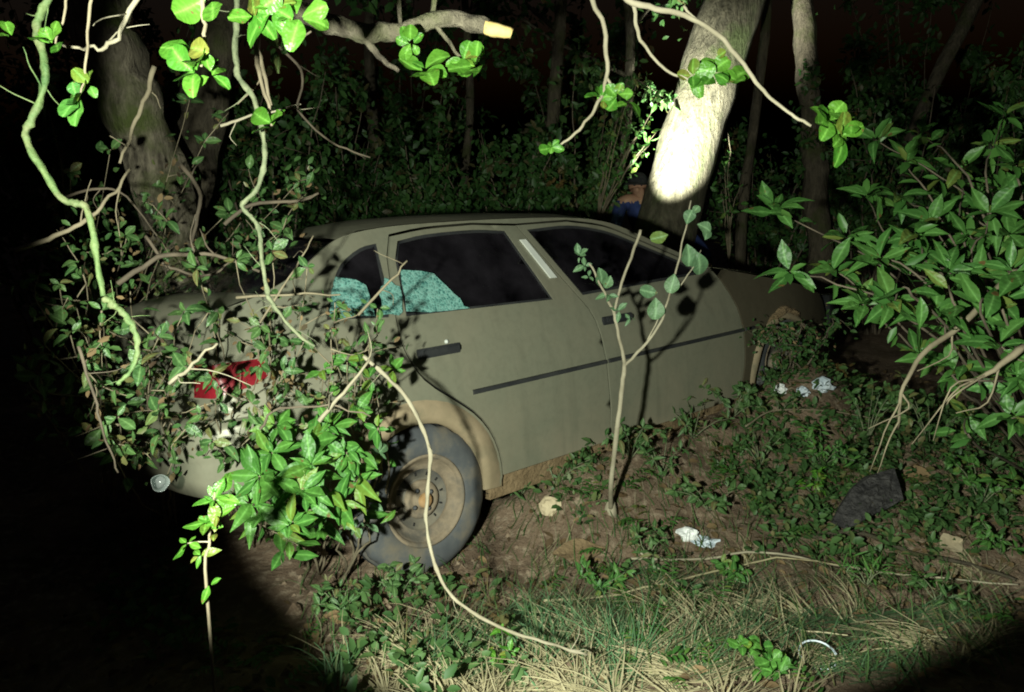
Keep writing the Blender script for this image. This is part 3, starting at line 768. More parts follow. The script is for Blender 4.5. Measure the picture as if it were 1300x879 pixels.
lit = px([(826, 400, 7.0), (838, 330, 7.0), (858, 240, 7.0), (885, 150, 6.95), (915, 55, 6.9), (945, -40, 6.9), (985, -170, 6.9), (1010, -300, 6.9)])
lit.insert(0, Vector((lit[0].x - .05, lit[0].y, gz(lit[0].x, lit[0].y) - .05)))
tree('thick leaning tree trunk lit white by a torch behind the car', lit, .285, .26, 'bark_pale', R(11), lump=.10, seg=28)
lt = px([(250, 420, 4.5), (222, 300, 4.4), (190, 190, 4.3), (150, 90, 4.2), (118, 0, 4.15), (85, -130, 4.1), (60, -260, 4.1)])
lt.insert(0, Vector((lt[0].x + .05, lt[0].y, gz(lt[0].x, lt[0].y) - .05)))
tree('grey rough tree trunk leaning out of the top left corner', lt, .15, .17, 'bark', R(12), lump=.35)
lt2 = px([(215, 380, 5.0), (235, 260, 5.0), (262, 130, 5.0), (285, 10, 5.0), (330, -160, 5.0)])
lt2.insert(0, Vector((lt2[0].x, lt2[0].y, gz(lt2[0].x, lt2[0].y) - .05)))
tree('mossy brown trunk behind the brambles right of the grey leaning one', lt2, .17, .13, 'bark_dark', R(13), lump=.4)
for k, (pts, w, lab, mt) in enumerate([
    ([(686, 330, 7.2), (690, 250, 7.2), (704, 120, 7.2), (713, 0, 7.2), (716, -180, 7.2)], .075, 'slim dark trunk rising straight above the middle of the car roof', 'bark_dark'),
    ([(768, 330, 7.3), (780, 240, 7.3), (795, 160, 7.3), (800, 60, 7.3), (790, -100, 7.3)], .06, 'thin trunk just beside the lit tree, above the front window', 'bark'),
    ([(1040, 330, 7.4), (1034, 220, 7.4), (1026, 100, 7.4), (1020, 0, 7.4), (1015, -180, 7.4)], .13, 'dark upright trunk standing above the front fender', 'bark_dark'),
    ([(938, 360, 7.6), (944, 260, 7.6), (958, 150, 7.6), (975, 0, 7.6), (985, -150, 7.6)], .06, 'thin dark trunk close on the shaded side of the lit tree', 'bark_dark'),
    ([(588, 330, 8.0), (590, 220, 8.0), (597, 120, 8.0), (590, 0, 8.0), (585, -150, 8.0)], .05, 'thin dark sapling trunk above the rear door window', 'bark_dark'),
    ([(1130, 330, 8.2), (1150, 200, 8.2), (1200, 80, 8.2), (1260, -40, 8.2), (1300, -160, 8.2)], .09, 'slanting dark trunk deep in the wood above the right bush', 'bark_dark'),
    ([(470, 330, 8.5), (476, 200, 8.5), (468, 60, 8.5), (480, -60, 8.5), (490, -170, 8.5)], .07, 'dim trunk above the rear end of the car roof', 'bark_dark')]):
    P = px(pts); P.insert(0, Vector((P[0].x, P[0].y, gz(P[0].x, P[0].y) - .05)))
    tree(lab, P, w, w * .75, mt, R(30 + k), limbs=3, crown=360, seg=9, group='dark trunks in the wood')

# ------------------------------------------------------------------ dark understorey bushes behind the car
def dark_bush(label, u, v, d, w, h, n, r, size=(.045, .095), mat='leaf_dark', kind='oval'):
    n = int(n * 1.7); c = at(u, v, d); g = gz(c.x, c.y); t = thing('bush', label, 'bush', (c.x, c.y, g), 'dark bushes behind the car')
    paths, mats = [], []; inv = Matrix.Translation(-t.location)
    for k in range(11):
        a = r.uniform(0, 6.28); rad = w * r.uniform(.2, 1); e = Vector((c.x + math.cos(a) * rad, c.y + math.sin(a) * rad * .7, g + h * r.uniform(.55, 1.0)))
        s = Vector((c.x + r.uniform(-.1, .1), c.y + r.uniform(-.1, .1), g - .03)); m1 = s.lerp(e, .5) + rnd_dir(r) * .12 + Vector((0, 0, .1))
        p = wobble([s, m1, e], .05, r, 6); paths.append((p, .016, .003))
        for j in range(3):
            b = p[r.randrange(5, len(p))]; q = b + (rnd_dir(r) + Vector((0, 0, .3))) * r.uniform(.2, .5); tw = wobble([b, b.lerp(q, .5) + rnd_dir(r) * .05, q], .02, r, 3); paths.append((tw, .005, .0015))
            for i in range(n // 44): mats.append(inv @ leaf_M(tw[r.randrange(len(tw))] + rnd_dir(r) * r.uniform(0, .16), rnd_dir(r) + Vector((0, 0, -.3)), rnd_dir(r) + Vector((0, -.3, .8)), r.uniform(*size), r.uniform(.8, 1.2)))
        for i in range(n // 44): mats.append(inv @ leaf_M(p[r.randrange(4, len(p))] + rnd_dir(r) * r.uniform(0, .22), rnd_dir(r) + Vector((0, 0, -.3)), rnd_dir(r) + Vector((0, -.3, .8)), r.uniform(*size), r.uniform(.8, 1.2)))
    stems(t, 'branches', paths, 'twig_dark'); mass(t, 'foliage', mats, kind, mat); return t
for k, (u, v, d, w, h, n, lab) in enumerate([
    (420, 330, 6.6, .8, 2.4, 2600, 'dark leafy bush behind the rear roof edge'),
    (545, 330, 7.0, .8, 2.1, 2400, 'dark bush over the rear door window'),
    (640, 330, 6.7, .7, 2.0, 2400, 'dark bush rising above the B pillar of the car'),
    (735, 330, 7.4, .7, 2.6, 2400, 'green bush catching torch light left of the lit trunk'),
    (960, 340, 8.0, .8, 2.3, 2000, 'dim bush behind the bonnet in front of dark trunks'),
    (1110, 330, 7.6, .9, 2.6, 2000, 'dim tall bush in the dark behind the right shrub'),
    (1260, 330, 7.2, .9, 2.4, 2000, 'dim bush at the right picture edge behind the shrub'),
    (330, 330, 6.0, .8, 2.7, 2400, 'dark bush between the left trunks and the car roof'),
    (180, 330, 6.4, .9, 2.8, 2200, 'dark bush behind the two left trunks'),
    (60, 330, 5.6, .8, 2.4, 2200, 'dark bush at the left picture edge'),
    (505, 300, 10., 1.6, 4.2, 2600, 'tall dim thicket far above the rear door'),
    (760, 300, 11., 1.8, 4.6, 2600, 'tall dim thicket far behind the thin trunk'),
    (1180, 300, 11., 1.9, 4.6, 2400, 'tall dim thicket far behind the right shrub'),
    (160, 300, 10., 1.8, 4.4, 2200, 'tall dim thicket far behind the left trunks')]):
    dark_bush(lab, u, v, d, w, h, n, R(100 + k), mat='leaf_small' if k in (3,) else 'leaf_dark', size=(.045, .095) if d < 9 else (.07, .14))

def spray(label, tips, base, size, n, r):
    t = thing('leafy_spray', label, 'foliage', at(*base)); paths, ms = [], []
    for (u, v, d) in tips:
        p = wobble([at(*base), at((u + base[0]) / 2, (v + base[1]) / 2 - 12, d), at(u, v, d)], .03, r, 5); paths.append((p, .008, .002)); ms += along(p, n, size, r, t0=.35, off=.12, lo=.5)
    stems(t, 'stems', paths, 'twig'); put_leaves(t, ms, 'oval', 'leaf_bush', r)
spray('bright leafy sprays lit by the torch left of the pale trunk', [(800, 120, 6.75), (828, 140, 6.6), (785, 150, 6.8), (815, 165, 6.6), (840, 125, 6.6), (775, 180, 6.8), (825, 185, 6.55), (835, 165, 6.55), (770, 205, 6.9)], (758, 285, 7.1), .075, 16, R(44))
spray('dim leafy sprays right of the pale trunk', [(925, 170, 6.9), (920, 210, 6.8), (915, 245, 6.8), (940, 230, 6.9)], (925, 330, 7.0), .07, 10, R(45))

# ------------------------------------------------------------------ right shrub with long leaves
r = R(5)
b0 = on_ground(1345, 600); rb = thing('shrub', 'shrub with long green lance leaves filling the right side beside the bonnet', 'shrub', b0)
tips = [(985, 268, 3.0), (1003, 345, 2.7), (1075, 300, 2.9), (1130, 385, 2.5), (1165, 330, 2.8), (1232, 300, 2.9), (1272, 385, 2.5), (1200, 258, 3.1), (1150, 205, 3.3), (1258, 185, 3.3),
        (1112, 178, 3.4), (1240, 350, 2.6), (1118, 330, 2.7), (1060, 345, 2.8), (1280, 300, 2.8), (1190, 395, 2.5), (1270, 240, 3.1), (1275, 150, 3.4), (1180, 285, 2.9), (1215, 215, 3.2), (1270, 440, 2.4), (1140, 250, 3.2), (1095, 385, 2.7), (1230, 410, 2.6), (1285, 345, 2.4), (1205, 345, 2.6), (1255, 270, 2.8), (1170, 170, 3.5), (1290, 480, 2.4), (1215, 470, 2.7), (1165, 450, 2.8), (1285, 530, 2.5), (1230, 530, 2.8), (1290, 210, 3.0), (1160, 300, 2.6), (1100, 250, 3.3)]
paths, mats = [], []
for k, (u, v, d) in enumerate(tips):
    e = at(u, v, d); m1 = at(u * .45 + 1290 * .55 + r.uniform(-50, 50), max(v * .6 + 520 * .4, v + 30) + r.uniform(-60, 30), d * .6 + 2.7 * .4 + r.uniform(-.2, .3))
    p = wobble([b0 + rnd_dir(r) * .05, m1, e], .025, r, 7); paths.append((p, .007, .0022))
    mats += rosette(e, 10, .122, r, axis=Vector((r.uniform(-.5, .1), -.5, .8)), spread=1.0)
    mats += along(p, 6, .11, r, t0=.5, off=.03)
stems(rb, 'stems', paths, 'twig_dark'); put_leaves(rb, mats, 'lance', 'leaf_bush', r)
# bare twigs sticking out under the shrub
for k, (pts, lab) in enumerate([([(1300, 330, 2.6), (1235, 400, 2.5), (1170, 450, 2.5), (1145, 500, 2.5), (1140, 545, 2.6)], 'bare tan branch curving down under the right shrub'),
                                ([(1300, 440, 2.3), (1262, 470, 2.3), (1225, 488, 2.35)], 'forked tan twig end at the right edge under the shrub')]):
    P = wobble(px(pts), .008, r, 5); t = thing('branch', lab, 'branch', P[0]); stem(t, 'wood', P, .012, .004, 'twig')
    for j in range(4):
        s = P[r.randrange(3, len(P))]; stem(t, 'twig', wobble([s, s + Vector((r.uniform(-.1, .05), 0, r.uniform(-.12, -.02))), s + Vector((r.uniform(-.16, .04), .02, r.uniform(-.26, -.1)))], .006, r, 3), .004, .0015, 'twig', 5)

# ------------------------------------------------------------------ hanging vines
r = R(6)
def vine(label, pts, d, r0, r1, mat, n=7, name='vine', shoots=5):
    P = wobble(px(pts, d), .003, r, n); t = thing(name, label, 'vine', P[0]); V, F = tube_geo(P, [a * (1 + .12 * math.sin(i * 1.3) + (.30 if i % 13 == 5 else 0)) for i, a in enumerate(taper(len(P), r0, r1))], 10, .55, P[0]); link('stem', mesh('stem', V, F), t, mat=M[mat])
    for k in range(shoots):
        q = P[r.randrange(2, len(P) - 2)]; e = q + Vector((r.uniform(-1, 1), r.uniform(-.4, .3), r.uniform(-.6, .6))).normalized() * r.uniform(.03, .09)
        stem(t, 'shoot', wobble([q, q.lerp(e, .5) + rnd_dir(r) * .008, e], .003, r, 3), r1 * .35, r1 * .12, mat, 5)
    return t, P
vine('thick yellow-green vine hanging with kinks down the left edge', [(72, -60), (66, -20), (58, 5), (46, 35), (55, 70), (56, 108), (42, 150), (32, 172), (50, 208), (78, 252), (98, 259), (112, 268), (122, 320), (131, 376)], 1.5, .0075, .0058, 'vine_green')
vine('curled yellow-green vine end pointing down at the left', [(133, 378), (150, 392), (166, 410), (175, 438), (168, 468), (149, 488)], 1.5, .0075, .0035, 'vine_green', n=9)
v2, P2 = vine('grey-green vine hanging with a loop left of the car roof', [(302, -60), (301, 0), (299, 50), (302, 95), (322, 125), (333, 165), (336, 205), (326, 240), (308, 260), (318, 275), (328, 290), (333, 330), (340, 375)], 1.9, .0075, .0048, 'vine_grey')
v3, P3 = vine('thin green shoot slanting down over the rear fender', [(340, 375), (352, 395), (378, 425), (400, 440)], 1.95, .006, .003, 'vine_grey')
vc, Pc = vine('long pale cane arching down across the rear wheel to the grass', [(462, 452, 2.25), (492, 480, 2.25), (522, 515, 2.22), (545, 570, 2.2), (542, 632, 2.15), (545, 690, 2.1), (570, 752, 2.05), (625, 792, 2.0), (690, 815, 2.0), (745, 832, 2.02)], None, .0062, .0036, 'twig_pale', n=8, name='cane')

# ------------------------------------------------------------------ overhanging limb and twigs at the top
def leafy(label, pts, d, r0, r1, mat, clusters, name='branch', cat='branch', leafkind='round', leafmat='leaf_bright', subs=(), wob=.006, axis=Vector((0, -.9, .45))):
    P = wobble(px(pts, d), wob, r, 6); t = thing(name, label, cat, P[0]); stem(t, 'wood', P, r0, r1, mat, 9)
    for sp, a, b in subs: stem(t, 'twig', wobble(px(sp, d), wob * .6, r, 5), a, b, mat, 7)
    ms = []
    for (u, v, dd, n, s) in clusters:
        ms += rosette(at(u, v, dd), n, s, r, axis=axis + rnd_dir(r) * .5, spread=.95)
    put_leaves(t, ms, leafkind, leafmat, r); return t
lb = leafy('bare limb with a pale broken end overhanging the middle top', [(300, -25), (380, 12), (425, 32), (462, 42), (505, 40), (545, 27), (585, 26), (618, 36)], 1.9, .026, .020, 'bark',
      [(523, 55, 1.85, 6, .055), (540, 90, 1.85, 6, .06), (605, 85, 1.85, 8, .062), (590, 78, 1.86, 4, .05)],
      subs=[([(452, 40), (470, 58), (485, 75), (506, 91)], .011, .005), ([(505, -30), (508, 20), (512, 55), (525, 75), (535, 88)], .006, .003), ([(556, -30), (550, 20), (570, 55), (590, 78)], .008, .003)])
stem(lb, 'broken_end', wobble(px([(616, 35), (630, 38), (641, 41), (650, 43)], 1.9), .002, r, 3), .0205, .012, 'cut_wood', 9, label='pale yellow split wood at the broken end of the limb')
leafy('small leafy sprig of big round leaves hanging at upper left', [(260, -30), (258, 20), (262, 55), (255, 85)], 1.3, .004, .0025, 'twig', [(248, 90, 1.3, 7, .062), (240, 62, 1.3, 2, .055), (268, 95, 1.3, 4, .05)])
leafy('bright green leaf cluster at the top edge beside the grey vine', [(330, -40), (340, -10), (352, 12)], 1.35, .005, .003, 'twig', [(350, 12, 1.35, 9, .062), (325, 20, 1.35, 4, .05), (380, 22, 1.35, 5, .05)])
leafy('pair of pale green leaves at the top edge left of the vine', [(262, -60), (264, -20), (262, -2)], 1.3, .004, .003, 'twig', [(265, 0, 1.3, 4, .055)])
leafy('green leaf tuft hanging between the left vine and grey trunk', [(120, -30), (112, 40), (108, 90), (103, 118)], 1.45, .003, .002, 'twig', [(100, 122, 1.45, 7, .058), (115, 110, 1.45, 3, .05)], leafmat='leaf_compound')
leafy('little leaf tuft beside the top of the yellow vine', [(90, -30), (82, 20), (70, 55)], 1.5, .003, .002, 'twig', [(68, 55, 1.5, 5, .045), (14, 45, 1.5, 2, .03)])
leafy('three bright leaves growing out beside the grey hanging vine', [(322, 40), (330, 100), (342, 135), (345, 160)], 1.85, .006, .003, 'twig', [(347, 160, 1.82, 5, .055)])
leafy('leaf tuft on a twig right of the grey vine near the top', [(395, 40), (375, 55), (358, 68)], 2.0, .003, .002, 'twig', [(355, 66, 2.0, 6, .05)], leafmat='leaf_small')
leafy('forked bare twig with small leaves hanging above the front window', [(742, -40), (752, 0), (768, 38), (770, 100), (757, 135), (735, 165), (705, 190)], 2.1, .008, .003, 'twig_pale',
      [(783, 122, 2.1, 7, .05), (765, 125, 2.1, 5, .045), (797, 130, 2.1, 3, .04), (700, 187, 2.1, 5, .035)], subs=[([(769, 98), (780, 112), (792, 122)], .005, .002)])
leafy('long pale twig ending in bright round leaves right of the lit trunk', [(770, -30), (805, 5), (860, 17), (912, 44), (945, 82), (968, 115), (1000, 142), (1030, 160)], 1.9, .008, .0035, 'twig_pale',
      [(1052, 155, 1.9, 8, .058), (1068, 175, 1.9, 5, .055), (1080, 150, 1.9, 3, .05)], subs=[([(868, 8), (880, 22), (905, 40)], .004, .002)])
leafy('thin twig bending down to bright leaves before the lit trunk', [(803, 0), (808, 32), (820, 60), (845, 88), (875, 102)], 2.0, .006, .003, 'twig_pale',
      [(905, 95, 2.0, 9, .06), (880, 95, 2.0, 5, .05), (925, 108, 2.0, 4, .055), (908, 75, 2.0, 2, .05)])
# dead sticks among the left tangle
for k, (pts, d, w, mt, lab) in enumerate([
    ([(20, 318), (70, 300), (110, 280), (140, 250), (165, 215)], 2.3, .008, 'twig', 'dead stick slanting up behind the yellow vine at mid height'),
    ([(196, 85), (182, 130), (165, 170), (152, 208)], 2.6, .009, 'twig', 'brown stick crossing the grey trunk below its bend'),
    ([(178, -10), (160, 25), (140, 58), (112, 62), (80, 58)], 1.7, .006, 'twig_pale', 'crooked pale twig crossing the top of the grey trunk'),
    ([(280, 160), (320, 148), (382, 133)], 2.2, .005, 'twig_pale', 'short straight pale twig behind the grey vine'),
    ([(318, 30), (332, 80), (345, 135)], 2.0, .008, 'twig', 'brown stick hanging just right of the grey vine'),
    ([(355, 60), (385, 95), (380, 140), (420, 180), (470, 200)], 3.0, .006, 'twig_dark', 'dark curved twig in the gap right of the grey vine'),
    ([(215, 487), (245, 462), (276, 436)], 1.9, .006, 'twig_pale', 'short pale stick left of the red tail light'),
    ([(405, 535), (435, 500), (470, 457)], 2.1, .007, 'twig_pale', 'pale broken stick above the rear wheel arch'),
    ([(300, 378), (360, 374), (432, 374)], 2.3, .005, 'twig', 'level brown twig lying over the boot edge'),
    ([(150, 360), (200, 330), (260, 322), (330, 345)], 2.4, .009, 'twig_dark', 'dark brown branch lying across the brambles'),
    ([(185, 300), (215, 340), (265, 350), (300, 330)], 2.6, .006, 'twig_dark', 'curved dark twig in the left tangle'),
    ([(285, 285), (320, 260), (380, 255), (405, 245)], 2.8, .008, 'twig_dark', 'dark stick pointing at the rear roof corner'),
    ([(330, 410), (375, 340), (398, 300)], 2.3, .004, 'twig', 'thin stick leaning against the rear pillar'),
    ([(100, 440), (118, 500), (135, 560), (150, 600)], 2.0, .0045, 'twig_dark', 'brown upright stem at the dark left beam edge'),
    ([(330, 545), (355, 520), (420, 515), (470, 530)], 2.1, .004, 'twig_dark', 'thin curved twig above the bright leafy plant'),
    ([(455, 400), (500, 355), (517, 331)], 2.35, .005, 'twig', 'dry twig in front of the shattered green glass'),
    ([(60, 260), (120, 240), (160, 250), (200, 300)], 2.9, .006, 'twig_dark', 'looping dark twig behind the yellow vine'),
    ([(230, 210), (255, 250), (245, 310), (265, 360)], 3.2, .010, 'twig_dark', 'dark stem before the mossy trunk')]):
    P = wobble(px(pts, d), .012, r, 5); t = thing('dead_branch', lab, 'branch', P[0], 'dead sticks in the tangle'); stem(t, 'wood', P, w, w * .5, mt, 7)
    for j in range(2):
        s = P[r.randrange(2, len(P) - 1)]; e = s + rnd_dir(r) * r.uniform(.06, .16); stem(t, 'twig', wobble([s, s.lerp(e, .5) + rnd_dir(r) * .02, e], .004, r, 3), w * .4, w * .15, mt, 5)

# ------------------------------------------------------------------ brambles over the rear of the car
def bramble(label, base, tips, leafkind, leafmat, size, per, rose, twig='twig', name='bramble', cat='bush', extra=0, lo=.55, fill=0, dry=.3):
    b = on_ground(*base); t = thing(name, label, cat, b, 'leafy plants round the car'); paths, ms = [], []
    for (u, v, d) in tips:
        e = at(u, v, d); g = b.lerp(e, .5) + Vector((0, -.04, .10)) + rnd_dir(r) * .08
        p = wobble([b + rnd_dir(r) * .06, g, e], .03, r, 7); paths.append((p, .0055, .0015))
        ms += along(p, per, size, r, t0=.45, off=size * .8, lo=lo)
        if rose: ms += rosette(e, rose, size, r, axis=Vector((r.uniform(-.4, .4), -.8, .5)))
        for j in range(extra):
            s = p[r.randrange(len(p) // 2, len(p))]; q = s + rnd_dir(r) * r.uniform(.08, .2); w = wobble([s, s.lerp(q, .5) + rnd_dir(r) * .02, q], .01, r, 3); paths.append((w, .0028, .001)); ms += along(w, 3, size, r, t0=.3, off=size * .3, lo=lo)
    stems(t, 'stems', paths, twig); put_leaves(t, ms, leafkind, leafmat, r)
    if fill:
        inv = Matrix.Translation(-t.location); P = [p for p, _, _ in paths]; sm, dr = [], []
        for i in range(fill):
            p = r.choice(P); c = p[r.randrange(len(p) // 2, len(p))] + rnd_dir(r) * r.uniform(0, .10)
            (dr if r.random() < dry else sm).append(inv @ leaf_M(c, rnd_dir(r), rnd_dir(r) + Vector((0, -.5, .6)), size * r.uniform(.3, .7)))
        mass(t, 'small_leaves', sm, leafkind, leafmat)
        if dr: mass(t, 'dry_leaves', dr, 'oval', 'dry_leaf')
    return t
bramble('bramble of small round leaves at the left beam edge', (150, 640), [(55, 440, 2.16), (90, 425, 2.16), (130, 395, 2.11), (50, 475, 2.16), (75, 360, 2.26), (110, 470, 2.11), (100, 340, 2.36), (60, 400, 2.26)], 'oval', 'leaf_small', .055, 7, 4, extra=4, fill=260)
bramble('leafy bramble hanging over the boot below the yellow vine tip', (210, 660), [(165, 365, 2.26), (200, 430, 2.16), (235, 465, 2.16), (150, 530, 2.06), (200, 520, 2.11), (180, 465, 2.11), (235, 395, 2.26), (135, 560, 2.06), (255, 525, 2.16)], 'oval', 'leaf_small', .055, 6, 4, extra=4, fill=300)
bramble('bramble with mixed leaves hiding the tail light and rear pillar', (330, 690), [(275, 395, 2.36), (330, 415, 2.43), (385, 435, 2.38), (300, 330, 2.30), (345, 320, 2.30), (270, 560, 2.16), (330, 540, 2.28), (250, 340, 2.30), (390, 340, 2.30), (360, 470, 2.38), (270, 480, 2.2), (330, 465, 2.3)], 'oval', 'leaf_small', .05, 6, 4, extra=4, fill=420, dry=.45)
bramble('sparse brown-twigged bramble over the shattered rear glass', (440, 680), [(425, 385, 2.30), (480, 392, 2.30), (430, 465, 2.43), (465, 495, 2.43), (400, 505, 2.38), (420, 420, 2.25), (470, 425, 2.30), (445, 440, 2.48)], 'oval', 'leaf_small', .045, 5, 3, extra=3, fill=120, dry=.6)
bramble('tangle of small leaves before the left trunks', (120, 560), [(110, 320, 2.80), (160, 300, 2.90), (210, 280, 3.00), (250, 320, 2.80), (140, 190, 3.20), (260, 180, 3.30), (290, 270, 3.00), (90, 220, 3.10), (330, 250, 3.10), (60, 130, 3.30), (240, 130, 3.40), (380, 230, 3.20), (360, 290, 3.00)], 'oval', 'leaf_small', .06, 8, 5, extra=4, twig='twig', fill=900, dry=.3)
r = R(61)
bramble('bright green plant with long leaflets beside the rear wheel', (405, 720), [(345, 575, 2.23), (395, 590, 2.18), (350, 640, 2.18), (430, 640, 2.23), (400, 560, 2.28), (330, 605, 2.18), (370, 665, 2.13), (440, 575, 2.28), (455, 610, 2.28), (385, 625, 2.13), (420, 540, 2.28), (350, 540, 2.28), (320, 640, 2.18)], 'lance', 'leaf_compound', .092, 8, 11, extra=1, lo=.5)
bramble('leafy sprigs above the rear wheel arch round the pale stick', (470, 700), [(410, 470, 2.38), (440, 460, 2.38), (470, 480, 2.38), (455, 520, 2.33), (480, 545, 2.33), (500, 470, 2.48)], 'oval', 'leaf_compound', .055, 3, 5, lo=.6)
bramble('small weak shoots in front of the rear tyre', (450, 740), [(455, 600, 2.48), (470, 640, 2.48), (450, 670, 2.38), (480, 575, 2.48)], 'oval', 'leaf_grey', .05, 3, 4, lo=.6)
bramble('dark small-leaved plant growing in front of the front wheel', (1005, 475), [(975, 435, 4.3), (1000, 415, 4.3), (1030, 425, 4.3), (1055, 400, 4.35), (985, 455, 4.3), (1020, 445, 4.3)], 'oval', 'leaf_dark', .05, 9, 5, extra=3, fill=400, dry=.1, twig='twig_dark')
# little lit seedling standing in the dark at lower left
sg = at(265, 790, 1.55); t = thing('seedling', 'small upright seedling with bright leaves standing alone in the dark lower left', 'plant', Vector((sg.x, sg.y, gz(sg.x, sg.y))))
P = wobble([t.location.copy(), at(262, 752, 1.55), at(266, 690, 1.55), at(270, 640, 1.55), at(272, 625, 1.55)], .004, r, 5); stem(t, 'stem', P, .0038, .002, 'twig', 7)
ms = rosette(at(272, 635, 1.55), 9, .045, r, axis=Vector((0, -.7, .7))) + rosette(at(275, 660, 1.55), 6, .035, r) + rosette(at(255, 705, 1.55), 4, .035, r) + rosette(at(240, 690, 1.55), 5, .045, r) + rosette(at(262, 665, 1.55), 5, .04, r) + rosette(at(268, 742, 1.55), 2, .045, r) + along(P, 6, .04, r, t0=.55)
stem(t, 'twig', wobble([at(266, 688, 1.55), at(252, 688, 1.55), at(238, 690, 1.55)], .002, r, 3), .002, .001, 'twig_pale', 5)
put_leaves(t, ms, 'oval', 'leaf_bright', r)

# the forked sapling in front of the doors
r = R(7); sb = on_ground(775, 655); D0 = (sb - Vector((0, 0, CAM_H))).y
sd_ = 3.0
sp = thing('sapling', 'thin forked sapling with few grey-green leaves standing before the car doors', 'sapling', sb)
trunk = [sb, at(776, 610, sd_ + .12), at(783, 545, sd_ + .03), at(790, 490, sd_), at(793, 462, sd_)]
stem(sp, 'trunk', wobble(trunk, .006, r, 5), .010, .0085, 'twig_pale', 9)
for pts, a, b in (([(793, 462), (785, 425), (778, 395), (765, 365), (748, 335)], .0095, .005), ([(779, 398), (790, 360), (803, 320), (813, 292)], .007, .008), ([(793, 464), (815, 442), (838, 412), (846, 385), (858, 345), (868, 300), (877, 255)], .008, .004), ([(822, 432), (838, 400), (850, 380)], .004, .002), ([(862, 365), (880, 340), (890, 318)], .004, .002)):
    stem(sp, 'branch', wobble(px(pts, sd_), .006, r, 5), a * .8, b * .75, 'twig_pale', 8)
stem(sp, 'stump_foot', [sb + Vector((0, 0, -.02)), sb + Vector((.0, -.0, .02)), sb + Vector((0, 0, .05))], .035, .016, 'twig_pale', 9)
ms = []
for u, v, n, s in ((736, 325, 5, .045), (742, 338, 4, .045), (748, 352, 3, .035), (785, 395, 4, .05), (772, 375, 3, .04), (800, 405, 3, .045)): ms += rosette(at(u, v, sd_), n, s, r, axis=Vector((0, -.8, .6)))
put_leaves(sp, ms, 'oval', 'leaf_grey', r)
ms = []
for u, v, du, dv, s in ((848, 298, -30, 8, .07), (872, 285, 5, -14, .06), (885, 285, 12, 5, .06), (872, 310, 4, 24, .085), (885, 320, 6, 26, .085), (856, 348, -6, 24, .075), (835, 372, -34, -6, .07), (832, 378, 0, 28, .085), (895, 305, 8, -20, .05), (880, 272, 8, -12, .04), (760, 340, 6, 16, .07), (775, 350, -4, 12, .05)):  # last two leaves are added to imitate a green reflection in the window
    p = at(u, v, sd_ - .02); q = at(u + du, v + dv, sd_ - .02)
    ms.append(leaf_M(p, q - p, Vector((r.uniform(-.3, .3), -1, .4)), s))
put_leaves(sp, ms, 'round', 'leaf_grey', r)

# ------------------------------------------------------------------ ground cover
r = R(8)
def scatter_px(n, box, keep=None):
    out = []
    while len(out) < n:
        u, v = r.uniform(box[0], box[2]), r.uniform(box[1], box[3])
        if keep and not keep(u, v): continue
        p = on_ground(u, v); out.append(p)
    return out
def stuff_obj(name, mats, kind, mat, label):
    o = link(name, mass_mesh(name, mats, kind), mat=M[mat]); tag(o, label, None, kind='stuff'); return o
def car_local(p): return car_M.inverted() @ p
def under_car(p, m=.02):
    q = car_local(p); return -.8 < q.x < 3.35 and m < q.y < CW
_wp = noise.noise
def patch(p, sc, sd): return _wp(Vector((p.x * sc, p.y * sc, sd)))
mats = []
for i in range(6500):                                         # low weeds: little rosettes and sprigs
    x, y = r.uniform(-1.6, 3.0), r.uniform(1.55, 5.2); p = Vector((x, y, 0))
    dens = .10 + 1.3 * patch(p, 1.9, 2.0) + .25 * sstep(.9, 1.5, x) * sstep(2.6, 3.2, y) - .6 * sstep(.5, .9, x) * sstep(3.0, 2.75, y) - .25 * sstep(-.1, .2, x) * sstep(2.6, 2.4, y) + .75 * sstep(.9, 1.7, x) * sstep(2.5, 3.2, y)
    if r.random() > dens or under_car(Vector((x, y, .2)), .05): continue
    p.z = gz(x, y); h = r.uniform(.02, .10)
    for k in range(r.randrange(4, 9)):
        d = rnd_dir(r); d.z = abs(d.z) * .6 + .15
        mats.append(leaf_M(p + Vector((d.x, d.y, 0)) * .02 + Vector((0, 0, h * r.random())), d, Vector((0, -.3, 1)) + rnd_dir(r) * .5, r.uniform(.02, .055), r.uniform(.8, 1.3)))
stuff_obj('weeds', mats, 'oval', 'weed', 'low dark green weeds creeping over the soil')
mats = []
for i in range(5200):
    x, y = r.uniform(-1.8, 3.2), r.uniform(1.5, 6.0)
    if under_car(Vector((x, y, .2)), .1): continue
    mats.append(leaf_M(Vector((x, y, gz(x, y) + .006)), Vector((r.uniform(-1, 1), r.uniform(-1, 1), r.uniform(-.1, .25))), Vector((0, 0, 1)) + rnd_dir(r) * .5, r.uniform(.02, .065), r.uniform(.7, 1.3)))
stuff_obj('leaf_litter', mats, 'oval', 'dry_leaf', 'dry brown leaf litter strewn over the ground')
